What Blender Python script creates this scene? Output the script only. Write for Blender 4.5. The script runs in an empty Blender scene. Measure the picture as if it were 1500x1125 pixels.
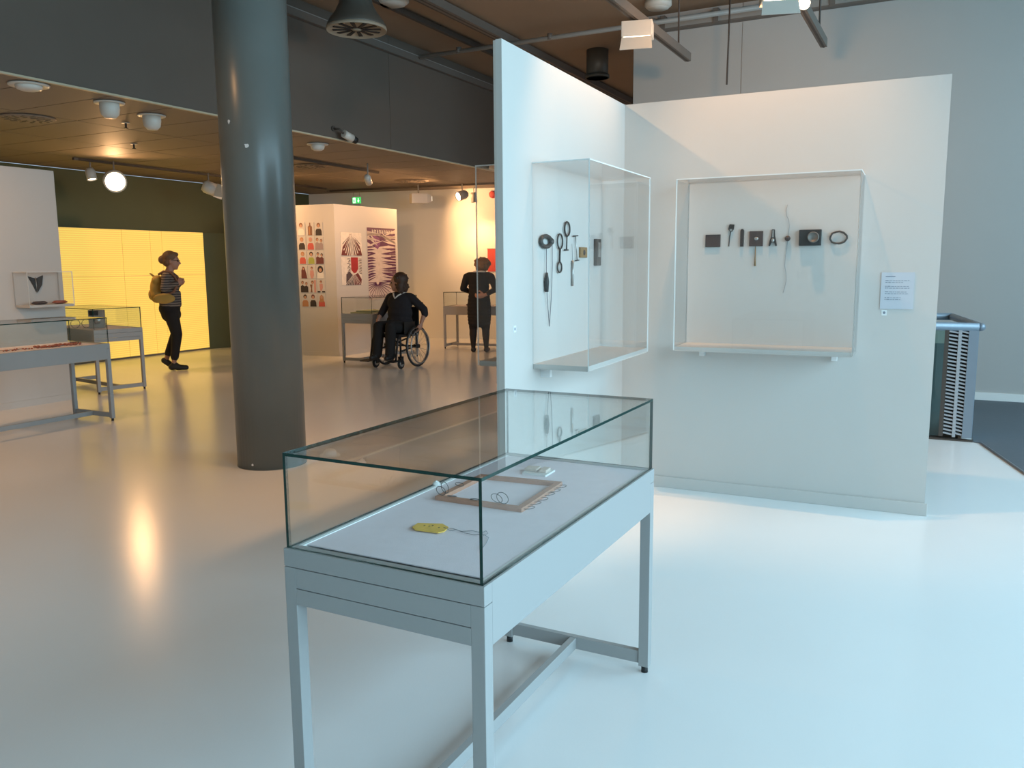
import bpy, bmesh, math, random
import numpy as np
from mathutils import Vector, Matrix, Euler
random.seed(7)
scn = bpy.context.scene
COL = scn.collection
R = math.radians

# ------------------------------------------------------------------ camera
F_PX, PITCH, ROLL, EYE = 1210.25, 0.1428, -0.0085, 1.45
_fw = Vector((0, math.cos(PITCH), -math.sin(PITCH)))
_up0 = Vector((0, math.sin(PITCH), math.cos(PITCH)))
_rt0 = Vector((1, 0, 0))
_rt = _rt0 * math.cos(ROLL) + _up0 * math.sin(ROLL)
_up = -_rt0 * math.sin(ROLL) + _up0 * math.cos(ROLL)
CAMO = Vector((0, 0, EYE))
cd = bpy.data.cameras.new('camera')
cd.sensor_width = 36.0
cd.lens = 36.0 * F_PX / 1500.0
cd.clip_start, cd.clip_end = 0.05, 100
cam = bpy.data.objects.new('camera', cd)
COL.objects.link(cam)
M = Matrix((_rt, _up, -_fw)).transposed().to_4x4()
M.translation = CAMO
cam.matrix_world = M
scn.camera = cam

# building axes: A runs along the fascia, U across the hall
TH = R(62.5)
A = Vector((math.cos(TH), math.sin(TH), 0))
U = Vector((math.sin(TH), -math.cos(TH), 0))
def P(s, t, z=0.0):
    v = A * s + U * t
    v.z = z
    return v
Z_LOW, Z_HIGH = 2.93, 4.35

# ------------------------------------------------------------------ world, exposure, window daylight
w = bpy.data.worlds.new('world')
scn.world = w
w.use_nodes = True
bg = w.node_tree.nodes['Background']
bg.inputs['Color'].default_value = (0.62, 0.83, 1.0, 1)
bg.inputs['Strength'].default_value = 0.6
vs = scn.view_settings
vs.view_transform = 'Standard'
vs.look = 'None'
vs.exposure = 0.0
vs.gamma = 1.0
vs.use_curve_mapping = False
scn.cycles.transparent_max_bounces = 32
scn.cycles.max_bounces = 10
scn.cycles.diffuse_bounces = 5

T_WIN = 3.3
def area(name, loc, rot, sx, sy, power, color):
    d = bpy.data.lights.new(name, 'AREA')
    d.shape = 'RECTANGLE'; d.size = sx; d.size_y = sy; d.energy = power; d.color = color
    o = bpy.data.objects.new(name, d); COL.objects.link(o)
    o.location = loc; o.rotation_euler = rot
    return o
# daylight coming in through the glazed wall on the right of the hall
area('window_right_offscreen', P(2.6, T_WIN + 1.1, 2.6), (R(66), 0, TH), 12.2, 3.3, 1050, (0.50, 0.81, 1.0))

WARM = (1.0, 0.53, 0.225)
def spot(name, loc, target, power, size=60, blend=0.7, color=WARM, radius=0.05):
    d = bpy.data.lights.new(name, 'SPOT')
    d.energy = power; d.spot_size = R(size); d.spot_blend = blend; d.color = color; d.shadow_soft_size = radius
    o = bpy.data.objects.new(name, d); COL.objects.link(o)
    o.location = loc
    o.rotation_euler = (Vector(target) - Vector(loc)).to_track_quat('-Z', 'Y').to_euler()
    return o

# ------------------------------------------------------------------ pixel helpers (1500x1125 frame)
def ray(x, y):
    return _fw + _rt * ((x - 750) / F_PX) + _up * ((562.5 - y) / F_PX)
def at_z(x, y, z=0.0):
    d = ray(x, y)
    return CAMO + d * ((z - EYE) / d.z)
def on_plane(x, y, p0, n):
    d = ray(x, y)
    return CAMO + d * ((Vector(p0) - CAMO).dot(n) / d.dot(n))

# ------------------------------------------------------------------ materials
MATS = {}
def mat(name, color, rough=0.5, metal=0.0, spec=0.5, noise=0.0, nscale=8.0, bump=0.0, bscale=60.0, emit=None, estr=0.0, coat=0.0):
    m = bpy.data.materials.new(name); m.use_nodes = True
    nt = m.node_tree; b = nt.nodes['Principled BSDF']
    c = (*color, 1)
    b.inputs['Base Color'].default_value = c
    b.inputs['Roughness'].default_value = rough
    b.inputs['Metallic'].default_value = metal
    b.inputs['Specular IOR Level'].default_value = spec
    if coat: b.inputs['Coat Weight'].default_value = coat
    if noise or bump:
        tc = nt.nodes.new('ShaderNodeTexCoord')
    if noise:
        n = nt.nodes.new('ShaderNodeTexNoise'); n.inputs['Scale'].default_value = nscale; n.inputs['Detail'].default_value = 4
        nt.links.new(tc.outputs['Object'], n.inputs['Vector'])
        mx = nt.nodes.new('ShaderNodeMix'); mx.data_type = 'RGBA'
        mx.inputs[6].default_value = tuple(min(1, v * (1 - noise)) for v in color) + (1,)
        mx.inputs[7].default_value = tuple(min(1, v * (1 + noise)) for v in color) + (1,)
        nt.links.new(n.outputs['Fac'], mx.inputs[0]); nt.links.new(mx.outputs[2], b.inputs['Base Color'])
    if bump:
        n2 = nt.nodes.new('ShaderNodeTexNoise'); n2.inputs['Scale'].default_value = bscale; n2.inputs['Detail'].default_value = 3
        nt.links.new(tc.outputs['Object'], n2.inputs['Vector'])
        bp = nt.nodes.new('ShaderNodeBump'); bp.inputs['Strength'].default_value = bump; bp.inputs['Distance'].default_value = 0.01
        nt.links.new(n2.outputs['Fac'], bp.inputs['Height']); nt.links.new(bp.outputs[0], b.inputs['Normal'])
    if emit:
        b.inputs['Emission Color'].default_value = (*emit, 1); b.inputs['Emission Strength'].default_value = estr
    MATS[name] = m
    return m
def glass_mat(name, tint, f0=0.04, rough=0.0):
    m = bpy.data.materials.new(name); m.use_nodes = True
    nt = m.node_tree; nt.nodes.clear()
    out = nt.nodes.new('ShaderNodeOutputMaterial')
    tr = nt.nodes.new('ShaderNodeBsdfTransparent'); tr.inputs[0].default_value = (*tint, 1)
    gl = nt.nodes.new('ShaderNodeBsdfGlossy'); gl.inputs['Roughness'].default_value = rough
    lw = nt.nodes.new('ShaderNodeLayerWeight'); lw.inputs[0].default_value = 0.5
    pw = nt.nodes.new('ShaderNodeMath'); pw.operation = 'POWER'; pw.inputs[1].default_value = 5
    ma = nt.nodes.new('ShaderNodeMath'); ma.operation = 'MULTIPLY_ADD'; ma.inputs[1].default_value = 1 - f0; ma.inputs[2].default_value = f0
    mx = nt.nodes.new('ShaderNodeMixShader')
    nt.links.new(lw.outputs['Facing'], pw.inputs[0]); nt.links.new(pw.outputs[0], ma.inputs[0]); nt.links.new(ma.outputs[0], mx.inputs[0])
    nt.links.new(tr.outputs[0], mx.inputs[1]); nt.links.new(gl.outputs[0], mx.inputs[2]); nt.links.new(mx.outputs[0], out.inputs[0])
    MATS[name] = m
    return m

mat('floor_epoxy', (0.80, 0.81, 0.81), rough=0.20, noise=0.03, nscale=1.3, bump=0.025, bscale=110, spec=0.55)
mat('floor_dark', (0.10, 0.12, 0.14), rough=0.6, noise=0.1, nscale=30)
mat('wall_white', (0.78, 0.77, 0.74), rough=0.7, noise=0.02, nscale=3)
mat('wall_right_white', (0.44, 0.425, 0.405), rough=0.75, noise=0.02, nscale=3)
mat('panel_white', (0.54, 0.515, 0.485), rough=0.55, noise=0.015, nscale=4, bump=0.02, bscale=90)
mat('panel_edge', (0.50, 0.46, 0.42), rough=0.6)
mat('wall_green', (0.085, 0.10, 0.045), rough=0.6, noise=0.08, nscale=3)
mat('fascia_grey', (0.125, 0.098, 0.078), rough=0.65, noise=0.08, nscale=2.0)
mat('ceiling_low', (0.25, 0.20, 0.155), rough=0.6, spec=0.2, noise=0.05, nscale=2)
mat('joint_pale', (0.55, 0.46, 0.32), rough=0.5)  # pale colour carries the light caught by the ceiling seams
mat('ceiling_high', (0.30, 0.205, 0.135), rough=0.8, noise=0.12, nscale=1.2)
mat('column_grey', (0.135, 0.145, 0.135), rough=0.3, noise=0.06, nscale=4, bump=0.06, bscale=14)
mat('vitrine_paint', (0.345, 0.34, 0.335), rough=0.42)
mat('vitrine_rim', (0.82, 0.83, 0.82), rough=0.4)
mat('seam_dark', (0.12, 0.12, 0.12), rough=0.7)
mat('bed_lilac', (0.80, 0.72, 0.77), rough=0.95, noise=0.06, nscale=25, bump=0.1, bscale=300)
mat('rubber', (0.012, 0.012, 0.013), rough=0.5)
mat('black', (0.014, 0.013, 0.013), rough=0.55)
mat('glass_edge', (0.004, 0.035, 0.028), rough=0.12, noise=0.7, nscale=60)
glass_mat('glass', (0.978, 0.990, 0.985))
glass_mat('acrylic', (0.994, 0.994, 0.992), f0=0.022)
mat('acrylic_edge', (0.72, 0.74, 0.73), rough=0.25)
glass_mat('rail_glass', (0.62, 0.76, 0.72), f0=0.05)
glass_mat('window_glass', (0.98, 0.99, 0.99), f0=0.03)
mat('wood', (0.46, 0.23, 0.15), rough=0.6, noise=0.25, nscale=30)
mat('wire', (0.10, 0.09, 0.085), rough=0.4, metal=0.7)
mat('yellow_tag', (0.80, 0.50, 0.09), rough=0.7, noise=0.2, nscale=40)
mat('string', (0.24, 0.23, 0.24), rough=0.9)
mat('pink_clay', (0.66, 0.54, 0.46), rough=0.7, noise=0.15, nscale=60)
mat('card_white', (0.72, 0.72, 0.71), rough=0.6)
mat('label_paper', (0.50, 0.53, 0.58), rough=0.5)
mat('print_grey', (0.20, 0.23, 0.28), rough=0.7)
mat('brown_leather', (0.060, 0.036, 0.030), rough=0.55, noise=0.2, nscale=60)
mat('bronze', (0.055, 0.045, 0.040), rough=0.45, metal=0.4, noise=0.2, nscale=50)
mat('silver', (0.42, 0.40, 0.38), rough=0.3, metal=0.8)
mat('steel', (0.42, 0.43, 0.44), rough=0.32, metal=0.85)
mat('gold_brown', (0.26, 0.15, 0.06), rough=0.5, noise=0.3, nscale=80)
mat('duct_grey', (0.105, 0.10, 0.085), rough=0.45, metal=0.2, noise=0.08, nscale=5)
mat('duct_face', (0.34, 0.29, 0.22), rough=0.6)
mat('lamp_white', (0.62, 0.58, 0.52), rough=0.4)
mat('lamp_grey', (0.30, 0.29, 0.27), rough=0.45)
mat('rail_grey', (0.17, 0.145, 0.125), rough=0.5, metal=0.2)
mat('rail_dark', (0.065, 0.05, 0.04), rough=0.6)
mat('rail_steel', (0.25, 0.29, 0.34), rough=0.4, metal=0.35)
mat('slot_plate', (0.40, 0.41, 0.43), rough=0.5, metal=0.2)
mat('lamp_glow', (1, 1, 1), emit=(1.0, 0.78, 0.5), estr=9)
mat('lamp_glow_soft', (1, 1, 1), emit=(1.0, 0.82, 0.6), estr=5)
mat('exit_green', (0.02, 0.35, 0.08), rough=0.4, emit=(0.08, 0.75, 0.16), estr=0.9)
mat('exit_white', (0.9, 0.95, 0.9), emit=(0.7, 1.0, 0.75), estr=1.6)
mat('red', (0.55, 0.055, 0.035), rough=0.5)
mat('skin', (0.42, 0.21, 0.14), rough=0.55)
mat('hair_brown', (0.060, 0.028, 0.016), rough=0.6, noise=0.4, nscale=60, bump=0.4, bscale=90)
mat('hair_ginger', (0.17, 0.085, 0.04), rough=0.6, noise=0.4, nscale=70, bump=0.4, bscale=90)
mat('hair_blond', (0.20, 0.105, 0.05), rough=0.6, noise=0.45, nscale=60, bump=0.5, bscale=70)
mat('cloth_black', (0.012, 0.010, 0.010), rough=0.9)
mat('cloth_navy', (0.016, 0.013, 0.016), rough=0.9)
mat('stocking', (0.020, 0.014, 0.012), rough=0.8)
mat('collar_white', (0.7, 0.62, 0.55), rough=0.8)
mat('backpack_olive', (0.40, 0.25, 0.055), rough=0.75, noise=0.1, nscale=12)
mat('tyre', (0.018, 0.017, 0.017), rough=0.7)
mat('copper_red', (0.32, 0.085, 0.045), rough=0.4, noise=0.5, nscale=80)
mat('felt_green', (0.30, 0.33, 0.22), rough=0.9)
mat('wire_black', (0.02, 0.02, 0.02), rough=0.5)
# striped sweater
def stripes(name, c1, c2, scale):
    m = mat(name, c1, rough=0.9); nt = m.node_tree; b = nt.nodes['Principled BSDF']
    tc = nt.nodes.new('ShaderNodeTexCoord'); wv = nt.nodes.new('ShaderNodeTexWave')
    wv.bands_direction = 'Z'; wv.inputs['Scale'].default_value = scale; wv.inputs['Distortion'].default_value = 1.2
    rp = nt.nodes.new('ShaderNodeValToRGB'); rp.color_ramp.elements[0].color = (*c1, 1); rp.color_ramp.elements[1].color = (*c2, 1)
    rp.color_ramp.elements[0].position = 0.42; rp.color_ramp.elements[1].position = 0.58
    nt.links.new(tc.outputs['Object'], wv.inputs['Vector']); nt.links.new(wv.outputs['Fac'], rp.inputs[0]); nt.links.new(rp.outputs[0], b.inputs['Base Color'])
stripes('sweater_striped', (0.05, 0.04, 0.04), (0.20, 0.16, 0.13), 9.0)
# back-lit yellow wall of thin louvres: it gives off light
def louvre_glow():
    m = mat('yellow_glow', (0.55, 0.42, 0.12), rough=0.5); nt = m.node_tree; b = nt.nodes['Principled BSDF']
    tc = nt.nodes.new('ShaderNodeTexCoord'); wv = nt.nodes.new('ShaderNodeTexWave')
    wv.bands_direction = 'Z'; wv.inputs['Scale'].default_value = 9.5
    rp = nt.nodes.new('ShaderNodeValToRGB')
    rp.color_ramp.elements[0].color = (0.70, 0.43, 0.065, 1); rp.color_ramp.elements[1].color = (0.88, 0.60, 0.12, 1)
    nt.links.new(tc.outputs['Object'], wv.inputs['Vector']); nt.links.new(wv.outputs['Fac'], rp.inputs[0])
    nt.links.new(rp.outputs[0], b.inputs['Emission Color'])
    b.inputs['Emission Strength'].default_value = 0.95
louvre_glow()

# ------------------------------------------------------------------ mesh helpers
class MB:
    def __init__(self): self.bm = bmesh.new(); self.mi = 0
    def _add(self, verts, faces, smooth=False):
        vs_ = [self.bm.verts.new(v) for v in verts]
        for f in faces:
            try:
                fc = self.bm.faces.new([vs_[i] for i in f]); fc.material_index = self.mi; fc.smooth = smooth
            except ValueError: pass
        return vs_
    def box(self, x0, x1, y0, y1, z0, z1, m=None):
        v = [(x, y, z) for z in (z0, z1) for y in (y0, y1) for x in (x0, x1)]
        if m is not None: v = [m @ Vector(p) for p in v]
        self._add(v, [(0, 2, 3, 1), (4, 5, 7, 6), (0, 1, 5, 4), (2, 6, 7, 3), (0, 4, 6, 2), (1, 3, 7, 5)])
        return self
    def cone(self, p0, p1, r0, r1, seg=16, caps=True, smooth=True):
        p0, p1 = Vector(p0), Vector(p1); d = (p1 - p0).normalized()
        q = d.to_track_quat('Z', 'Y'); vs_ = []
        for p, r in ((p0, r0), (p1, r1)):
            for i in range(seg):
                a = 2 * math.pi * i / seg
                vs_.append(p + q @ Vector((math.cos(a) * r, math.sin(a) * r, 0)))
        fs = [(i, (i + 1) % seg, seg + (i + 1) % seg, seg + i) for i in range(seg)]
        self._add(vs_, fs, smooth)
        if caps:
            self._add(vs_[:seg], [tuple(reversed(range(seg)))]); self._add(vs_[seg:], [tuple(range(seg))])
        return self
    def rod(self, p0, p1, r, seg=10): return self.cone(p0, p1, r, r, seg)
    def tube(self, pts, r, seg=8, closed=False):
        pts = [Vector(p) for p in pts]; n = len(pts); vs_ = []; prev = None
        for i, p in enumerate(pts):
            if closed: d = pts[(i + 1) % n] - pts[i - 1]
            else: d = pts[min(i + 1, n - 1)] - pts[max(i - 1, 0)]
            d.normalize()
            if prev is None: nrm = d.orthogonal().normalized()
            else:
                nrm = prev - d * prev.dot(d)
                nrm = nrm.normalized() if nrm.length > 1e-6 else d.orthogonal().normalized()
            prev = nrm; b = d.cross(nrm); rr = r[i] if isinstance(r, (list, tuple)) else r
            for k in range(seg):
                a = 2 * math.pi * k / seg
                vs_.append(p + (nrm * math.cos(a) + b * math.sin(a)) * rr)
        fs = []
        for i in range(n if closed else n - 1):
            j = (i + 1) % n
            fs += [(i * seg + k, i * seg + (k + 1) % seg, j * seg + (k + 1) % seg, j * seg + k) for k in range(seg)]
        if not closed: fs += [tuple(reversed(range(seg))), tuple(range((n - 1) * seg, n * seg))]
        self._add(vs_, fs, True); return self
    def ring(self, c, ex, ey, rx, ry, r, n=28, seg=6):
        c, ex, ey = Vector(c), Vector(ex), Vector(ey)
        return self.tube([c + ex * math.cos(2 * math.pi * i / n) * rx + ey * math.sin(2 * math.pi * i / n) * ry for i in range(n)], r, seg, True)
    def lathe(self, prof, seg=24, m=None, smooth=True, caps=True):
        vs_ = []
        for r, z in prof:
            for i in range(seg):
                a = 2 * math.pi * i / seg; v = Vector((r * math.cos(a), r * math.sin(a), z)); vs_.append(m @ v if m is not None else v)
        fs = [(j * seg + i, j * seg + (i + 1) % seg, (j + 1) * seg + (i + 1) % seg, (j + 1) * seg + i) for j in range(len(prof) - 1) for i in range(seg)]
        if caps and prof[0][0] > 1e-5: fs.append(tuple(reversed(range(seg))))
        if caps and prof[-1][0] > 1e-5: fs.append(tuple(range((len(prof) - 1) * seg, len(prof) * seg)))
        self._add(vs_, fs, smooth); return self
    def prism(self, pts, d):
        pts = [Vector(p) for p in pts]; d = Vector(d); n = len(pts)
        fs = [tuple(range(n)), tuple(reversed(range(n, 2 * n)))] + [(i, n + i, n + (i + 1) % n, (i + 1) % n) for i in range(n)]
        self._add(pts + [p + d for p in pts], fs); return self
    def ell(self, c, r, rot=None, u=16, v=10):
        m = Matrix.Translation(Vector(c)) @ (Euler(rot).to_matrix().to_4x4() if rot else Matrix()) @ Matrix.Diagonal((*r, 1))
        k = [len(self.bm.faces)]
        g = bmesh.ops.create_uvsphere(self.bm, u_segments=u, v_segments=v, radius=1, matrix=m)
        for vv in g['verts']:
            for f in vv.link_faces: f.smooth = True; f.material_index = self.mi
        return self
    def build(self, name, mats, parent=None, bevel=0.0):
        bmesh.ops.remove_doubles(self.bm, verts=self.bm.verts, dist=1e-6)
        bmesh.ops.recalc_face_normals(self.bm, faces=self.bm.faces)
        if bevel:
            bmesh.ops.bevel(self.bm, geom=[e for e in self.bm.edges if e.calc_face_angle(0) > 0.6], offset=bevel, segments=2, affect='EDGES', profile=0.6)
        me = bpy.data.meshes.new(name); self.bm.to_mesh(me); self.bm.free()
        for m in ([mats] if isinstance(mats, str) else mats): me.materials.append(MATS[m])
        o = bpy.data.objects.new(name, me); COL.objects.link(o)
        if parent is not None: o.parent = parent
        return o
def tag(o, label=None, cat=None, group=None, kind=None):
    if label: o['label'] = label
    if cat: o['category'] = cat
    if group: o['group'] = group
    if kind: o['kind'] = kind
    return o
def thing(name, label, cat, loc=(0, 0, 0), rz=0.0, group=None, mtx=None):
    o = bpy.data.objects.new(name, None); COL.objects.link(o); o.empty_display_size = 0.1
    if mtx is not None: o.matrix_world = mtx
    else: o.location = loc; o.rotation_euler = (0, 0, rz)
    return tag(o, label, cat, group)
def struct(name, mb, m, parent=None, bevel=0.0):
    o = mb.build(name, m, parent, bevel)
    if parent is None: o['kind'] = 'structure'
    return o
def frame(o, x, y):
    """matrix with local x, y axes and z = x cross y"""
    x, y = Vector(x).normalized(), Vector(y).normalized(); z = x.cross(y)
    m = Matrix((x, y, z)).transposed().to_4x4(); m.translation = Vector(o); return m
ST = frame((0, 0, 0), A, -U)           # building frame: x = s, y = -t, z up
def sbox(mb, s0, s1, t0, t1, z0, z1): return mb.box(s0, s1, -t1, -t0, z0, z1, ST)

# ------------------------------------------------------------------ the shell
S0, S1, TL = -4.5, 15.4, -11.75
S_WALL, T_END = 9.904, -3.47
# stairwell hole
H_S0, H_S1, H_T0, H_T1 = 7.56, 8.85, -2.6, 0.2
fl = MB()
sbox(fl, S0, H_S0, TL, 3.3, -0.2, 0)
sbox(fl, H_S0, S1, TL, H_T0, -0.2, 0)
sbox(fl, H_S1, S1, H_T0, 3.3, -0.2, 0)
sbox(fl, H_S0, H_S1, H_T1, 3.3, -0.2, 0)
struct('floor', fl, 'floor_epoxy')
# dark floor beyond the white edge, by the stairs
dk = MB()
dk.prism([P(7.50, 0.335, 0.001), P(6.53, 0.565, 0.001), P(5.2, 0.93, 0.001), P(5.2, 3.3, 0.001), P(S_WALL, 3.3, 0.001), P(S_WALL, -3.4, 0.001), P(8.86, -3.4, 0.001), P(8.86, 0.26, 0.001), P(7.52, 0.285, 0.001)], (0, 0, 0.004))
struct('floor_dark', dk, 'floor_dark')
e = MB(); e.tube([P(7.50, 0.335, 0.006), P(6.53, 0.565, 0.006), P(5.2, 0.93, 0.006)], 0.010, 6)
struct('trim_1', e, 'rail_steel')
# stairwell shaft below floor
sh = MB()
sbox(sh, H_S0 - 0.05, H_S0, H_T0, H_T1, -2.6, -0.2); sbox(sh, H_S1, H_S1 + 0.05, H_T0, H_T1, -2.6, -0.2)
sbox(sh, H_S0, H_S1, H_T0 - 0.05, H_T0, -2.6, -0.2); sbox(sh, H_S0, H_S1, H_T1, H_T1 + 0.05, -2.6, -0.2); sbox(sh, H_S0, H_S1, H_T0, H_T1, -2.65, -2.6)
struct('wall_stairwell', sh, 'floor_dark')

T_F = -6.45
# fascia between the two ceilings, made of big boards
fa = MB(); sbox(fa, S0, S1, T_F - 0.10, T_F - 0.02, Z_LOW + 0.01, Z_HIGH); fas = struct('wall_fascia', fa, 'fascia_grey')
for a, b in ((S0, 3.0), (3.005, 9.055), (9.062, S1)):
    q = MB(); sbox(q, a, b, T_F - 0.021, T_F, Z_LOW + 0.012, Z_HIGH); q.build('panel', 'fascia_grey', fas)
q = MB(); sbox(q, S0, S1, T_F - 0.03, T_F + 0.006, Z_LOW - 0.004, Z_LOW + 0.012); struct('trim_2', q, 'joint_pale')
# low ceiling: boards, joints coloured pale for the light they catch
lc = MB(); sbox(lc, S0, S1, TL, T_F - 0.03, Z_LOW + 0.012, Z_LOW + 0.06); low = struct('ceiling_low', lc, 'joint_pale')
ds, gap = 0.635, 0.016
rows = [-6.485, -7.90, -9.17, -10.45, TL]
mesh_cache = {}
for j in range(len(rows) - 1):
    t1, t0 = rows[j] - gap / 2, rows[j + 1] + gap / 2
    s = 5.03 - ds * 15
    while s < S1:
        if s > 2.0:
            q = MB(); q.box(gap / 2, ds - gap / 2, t0 - t1, 0, 0.006, 0.013)
            if j not in mesh_cache:
                o = q.build('panel', 'ceiling_low', low); mesh_cache[j] = o.data
            else:
                q.bm.free(); o = bpy.data.objects.new('panel', mesh_cache[j]); COL.objects.link(o); o.parent = low
            o.matrix_world = Matrix.Translation(P(s, t1, Z_LOW)) @ frame((0, 0, 0), A, -U) @ Matrix.Diagonal((1, -1, 1, 1))
        s += ds
q = MB(); sbox(q, S0, 2.0, TL, T_F - 0.03, Z_LOW, Z_LOW + 0.012); q.build('panel', 'ceiling_low', low)
hc = MB(); sbox(hc, S0, S1, T_F, T_WIN, Z_HIGH, Z_HIGH + 0.1); struct('ceiling_high', hc, 'ceiling_high')

# walls
g = MB(); sbox(g, S0, S1, TL - 0.15, TL, 0, Z_LOW); struct('wall_left', g, 'wall_green')
g = MB()
b0, b1 = P(13.55, TL), P(14.75, -5.0); 
g.prism([P(13.55, TL), P(14.9, -5.0), P(15.1, 3.3), P(15.4, 3.3), P(15.4, TL)], (0, 0, Z_HIGH)); struct('wall_back', g, 'wall_white')
g = MB(); sbox(g, S0 - 0.15, S0, TL, T_WIN, 0, Z_HIGH); struct('wall_rear', g, 'wall_white')
# white wall at the right, two boards with a joint
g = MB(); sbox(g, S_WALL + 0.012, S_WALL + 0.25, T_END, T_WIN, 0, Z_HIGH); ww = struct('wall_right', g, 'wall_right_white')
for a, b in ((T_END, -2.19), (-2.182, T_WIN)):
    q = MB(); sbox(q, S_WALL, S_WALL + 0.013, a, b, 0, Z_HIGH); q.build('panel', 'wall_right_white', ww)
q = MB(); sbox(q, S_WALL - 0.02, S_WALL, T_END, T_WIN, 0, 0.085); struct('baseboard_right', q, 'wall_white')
# glazed wall: piers, sill, head and mullions, a pane in each bay
g = MB()
sbox(g, S0, S_WALL, T_WIN, T_WIN + 0.2, 0, 0.35); sbox(g, S0, S_WALL, T_WIN, T_WIN + 0.2, 4.05, Z_HIGH)
sbox(g, S0, -3.6, T_WIN, T_WIN + 0.2, 0.35, 4.05); sbox(g, 8.8, S_WALL, T_WIN, T_WIN + 0.2, 0.35, 4.05)
struct('wall_window', g, 'wall_white')
nb = 8; sw = 12.4 / nb
for i in range(nb):
    a = -3.6 + sw * i
    wn = MB()
    for (x0, x1, z0, z1) in ((a, a + 0.06, 0.35, 4.05), (a + sw - 0.06, a + sw, 0.35, 4.05), (a, a + sw, 0.35, 0.42), (a, a + sw, 3.98, 4.05), (a, a + sw, 2.6, 2.66)):
        sbox(wn, x0, x1, T_WIN + 0.02, T_WIN + 0.10, z0, z1)
    wo = struct('window_%d' % (i + 1), wn, 'lamp_grey')
    q = MB(); sbox(q, a + 0.05, a + sw - 0.05, T_WIN + 0.055, T_WIN + 0.063, 0.4, 4.0); q.build('pane', 'window_glass', wo)

# back-lit yellow wall
gl0, gl1 = on_plane(40, 520, P(0, TL), U), on_plane(304, 509.6, P(0, TL), U)
sa, sb = gl0.dot(A) - 1.2, gl1.dot(A)
yl = MB(); sbox(yl, sa, sb, TL, TL + 0.05, 0.0, 2.07); yo = tag(yl.build('light_wall', 'seam_dark'), 'glowing yellow back-lit wall of fine louvres under dark green wall', 'light wall')
ncol = 4
edges_s = [sa, sb - 2.05, sb - 1.15, sb - 0.72, sb]
px_joints = [183, 224, 241]
edges_s = [sa, on_plane(84, 420, P(0, TL + 0.05), U).dot(A)] + [on_plane(x, 420, P(0, TL + 0.05), U).dot(A) for x in px_joints] + [sb]
for i in range(len(edges_s) - 1):
    for z0, z1 in ((0.03, 1.33), (1.333, 2.065)):
        q = MB(); sbox(q, edges_s[i] + 0.006, edges_s[i + 1] - 0.006, TL + 0.04, TL + 0.062, z0, z1); q.build('panel', 'yellow_glow', yo)

e0 = P(sb, TL + 0.03); e1 = e0 + Vector((math.cos(R(40)), math.sin(R(40)), 0)) * 1.3
g = MB(); g.prism([e0, e1, P(e1.dot(A), TL), P(sb, TL)], (0, 0, 2.06)); struct('wall_left_return', g, 'wall_green')

# column
cl = MB(); cl.lathe([(0.25, 0), (0.25, Z_HIGH)], 48, Matrix.Translation((-1.80, 6.05, 0)))
cl.lathe([(0.253, 0.0), (0.253, 0.004)], 48, Matrix.Translation((-1.80, 6.05, 0)))
colo = struct('column', cl, 'column_grey')
for cx_, cy_, rr_ in ((335, 178, 0.02), (361, 213, 0.022), (370, 681, 0.012)):
    d_ = ray(cx_, cy_); d2 = Vector((d_.x, d_.y)); c2 = Vector((-1.80, 6.05)); bq = d2.dot(c2) / d2.length_squared
    tt_ = bq - math.sqrt(max(0, 0.25 ** 2 - (c2 - d2 * bq).length_squared)) / d2.length; pc_ = CAMO + d_ * tt_
    nn_ = Vector((pc_.x + 1.80, pc_.y - 6.05, 0)).normalized(); mm_ = frame(pc_, Vector((0, 0, 1)).cross(nn_), (0, 0, 1))
    q = MB(); q.prism([mm_ @ Vector((rr_ * random.uniform(.4, 1) * math.cos(a_), rr_ * random.uniform(.4, 1) * math.sin(a_), -0.002)) for a_ in [i * math.pi / 4 for i in range(8)]], nn_ * 0.003); q.build('paint_chip', 'card_white', colo)

# ------------------------------------------------------------------ L-shaped white exhibition panels
PY = -0.4519
CU = Vector((math.cos(PY), math.sin(PY), 0)); CV = Vector((math.sin(PY), -math.cos(PY), 0)); CC = Vector((0.7273, 5.4043, 0))
def C(u, v, z=0.0):
    p = CC + CU * u + CV * v; p.z = z; return p
CM = frame(CC, CU, -CV)          # local x = u, y = -v
def cbox(mb, u0, u1, v0, v1, z0, z1): return mb.box(u0, u1, -v1, -v0, z0, z1, CM)
HP = 2.444
t = thing('display_panel', 'white exhibition panel carrying the acrylic case with small camera', 'panel', C(0.9, 0))
t.matrix_world = Matrix.Translation(C(0.9, -0.02)); inv = t.matrix_world.inverted()
def under(par, o):
    o.parent = par; o.matrix_parent_inverse = par.matrix_world.inverted(); return o
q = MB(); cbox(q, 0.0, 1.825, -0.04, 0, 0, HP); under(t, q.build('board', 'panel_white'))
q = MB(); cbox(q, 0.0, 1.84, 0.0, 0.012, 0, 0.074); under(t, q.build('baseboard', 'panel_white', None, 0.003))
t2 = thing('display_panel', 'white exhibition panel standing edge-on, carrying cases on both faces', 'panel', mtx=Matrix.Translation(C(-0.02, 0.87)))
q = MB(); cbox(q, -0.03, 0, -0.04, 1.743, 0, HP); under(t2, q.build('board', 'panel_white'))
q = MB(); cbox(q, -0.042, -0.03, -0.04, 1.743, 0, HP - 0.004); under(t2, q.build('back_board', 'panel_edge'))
q = MB(); cbox(q, 0.0, 0.012, 0.012, 1.743, 0, 0.074); under(t2, q.build('baseboard', 'panel_white', None, 0.003))

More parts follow.
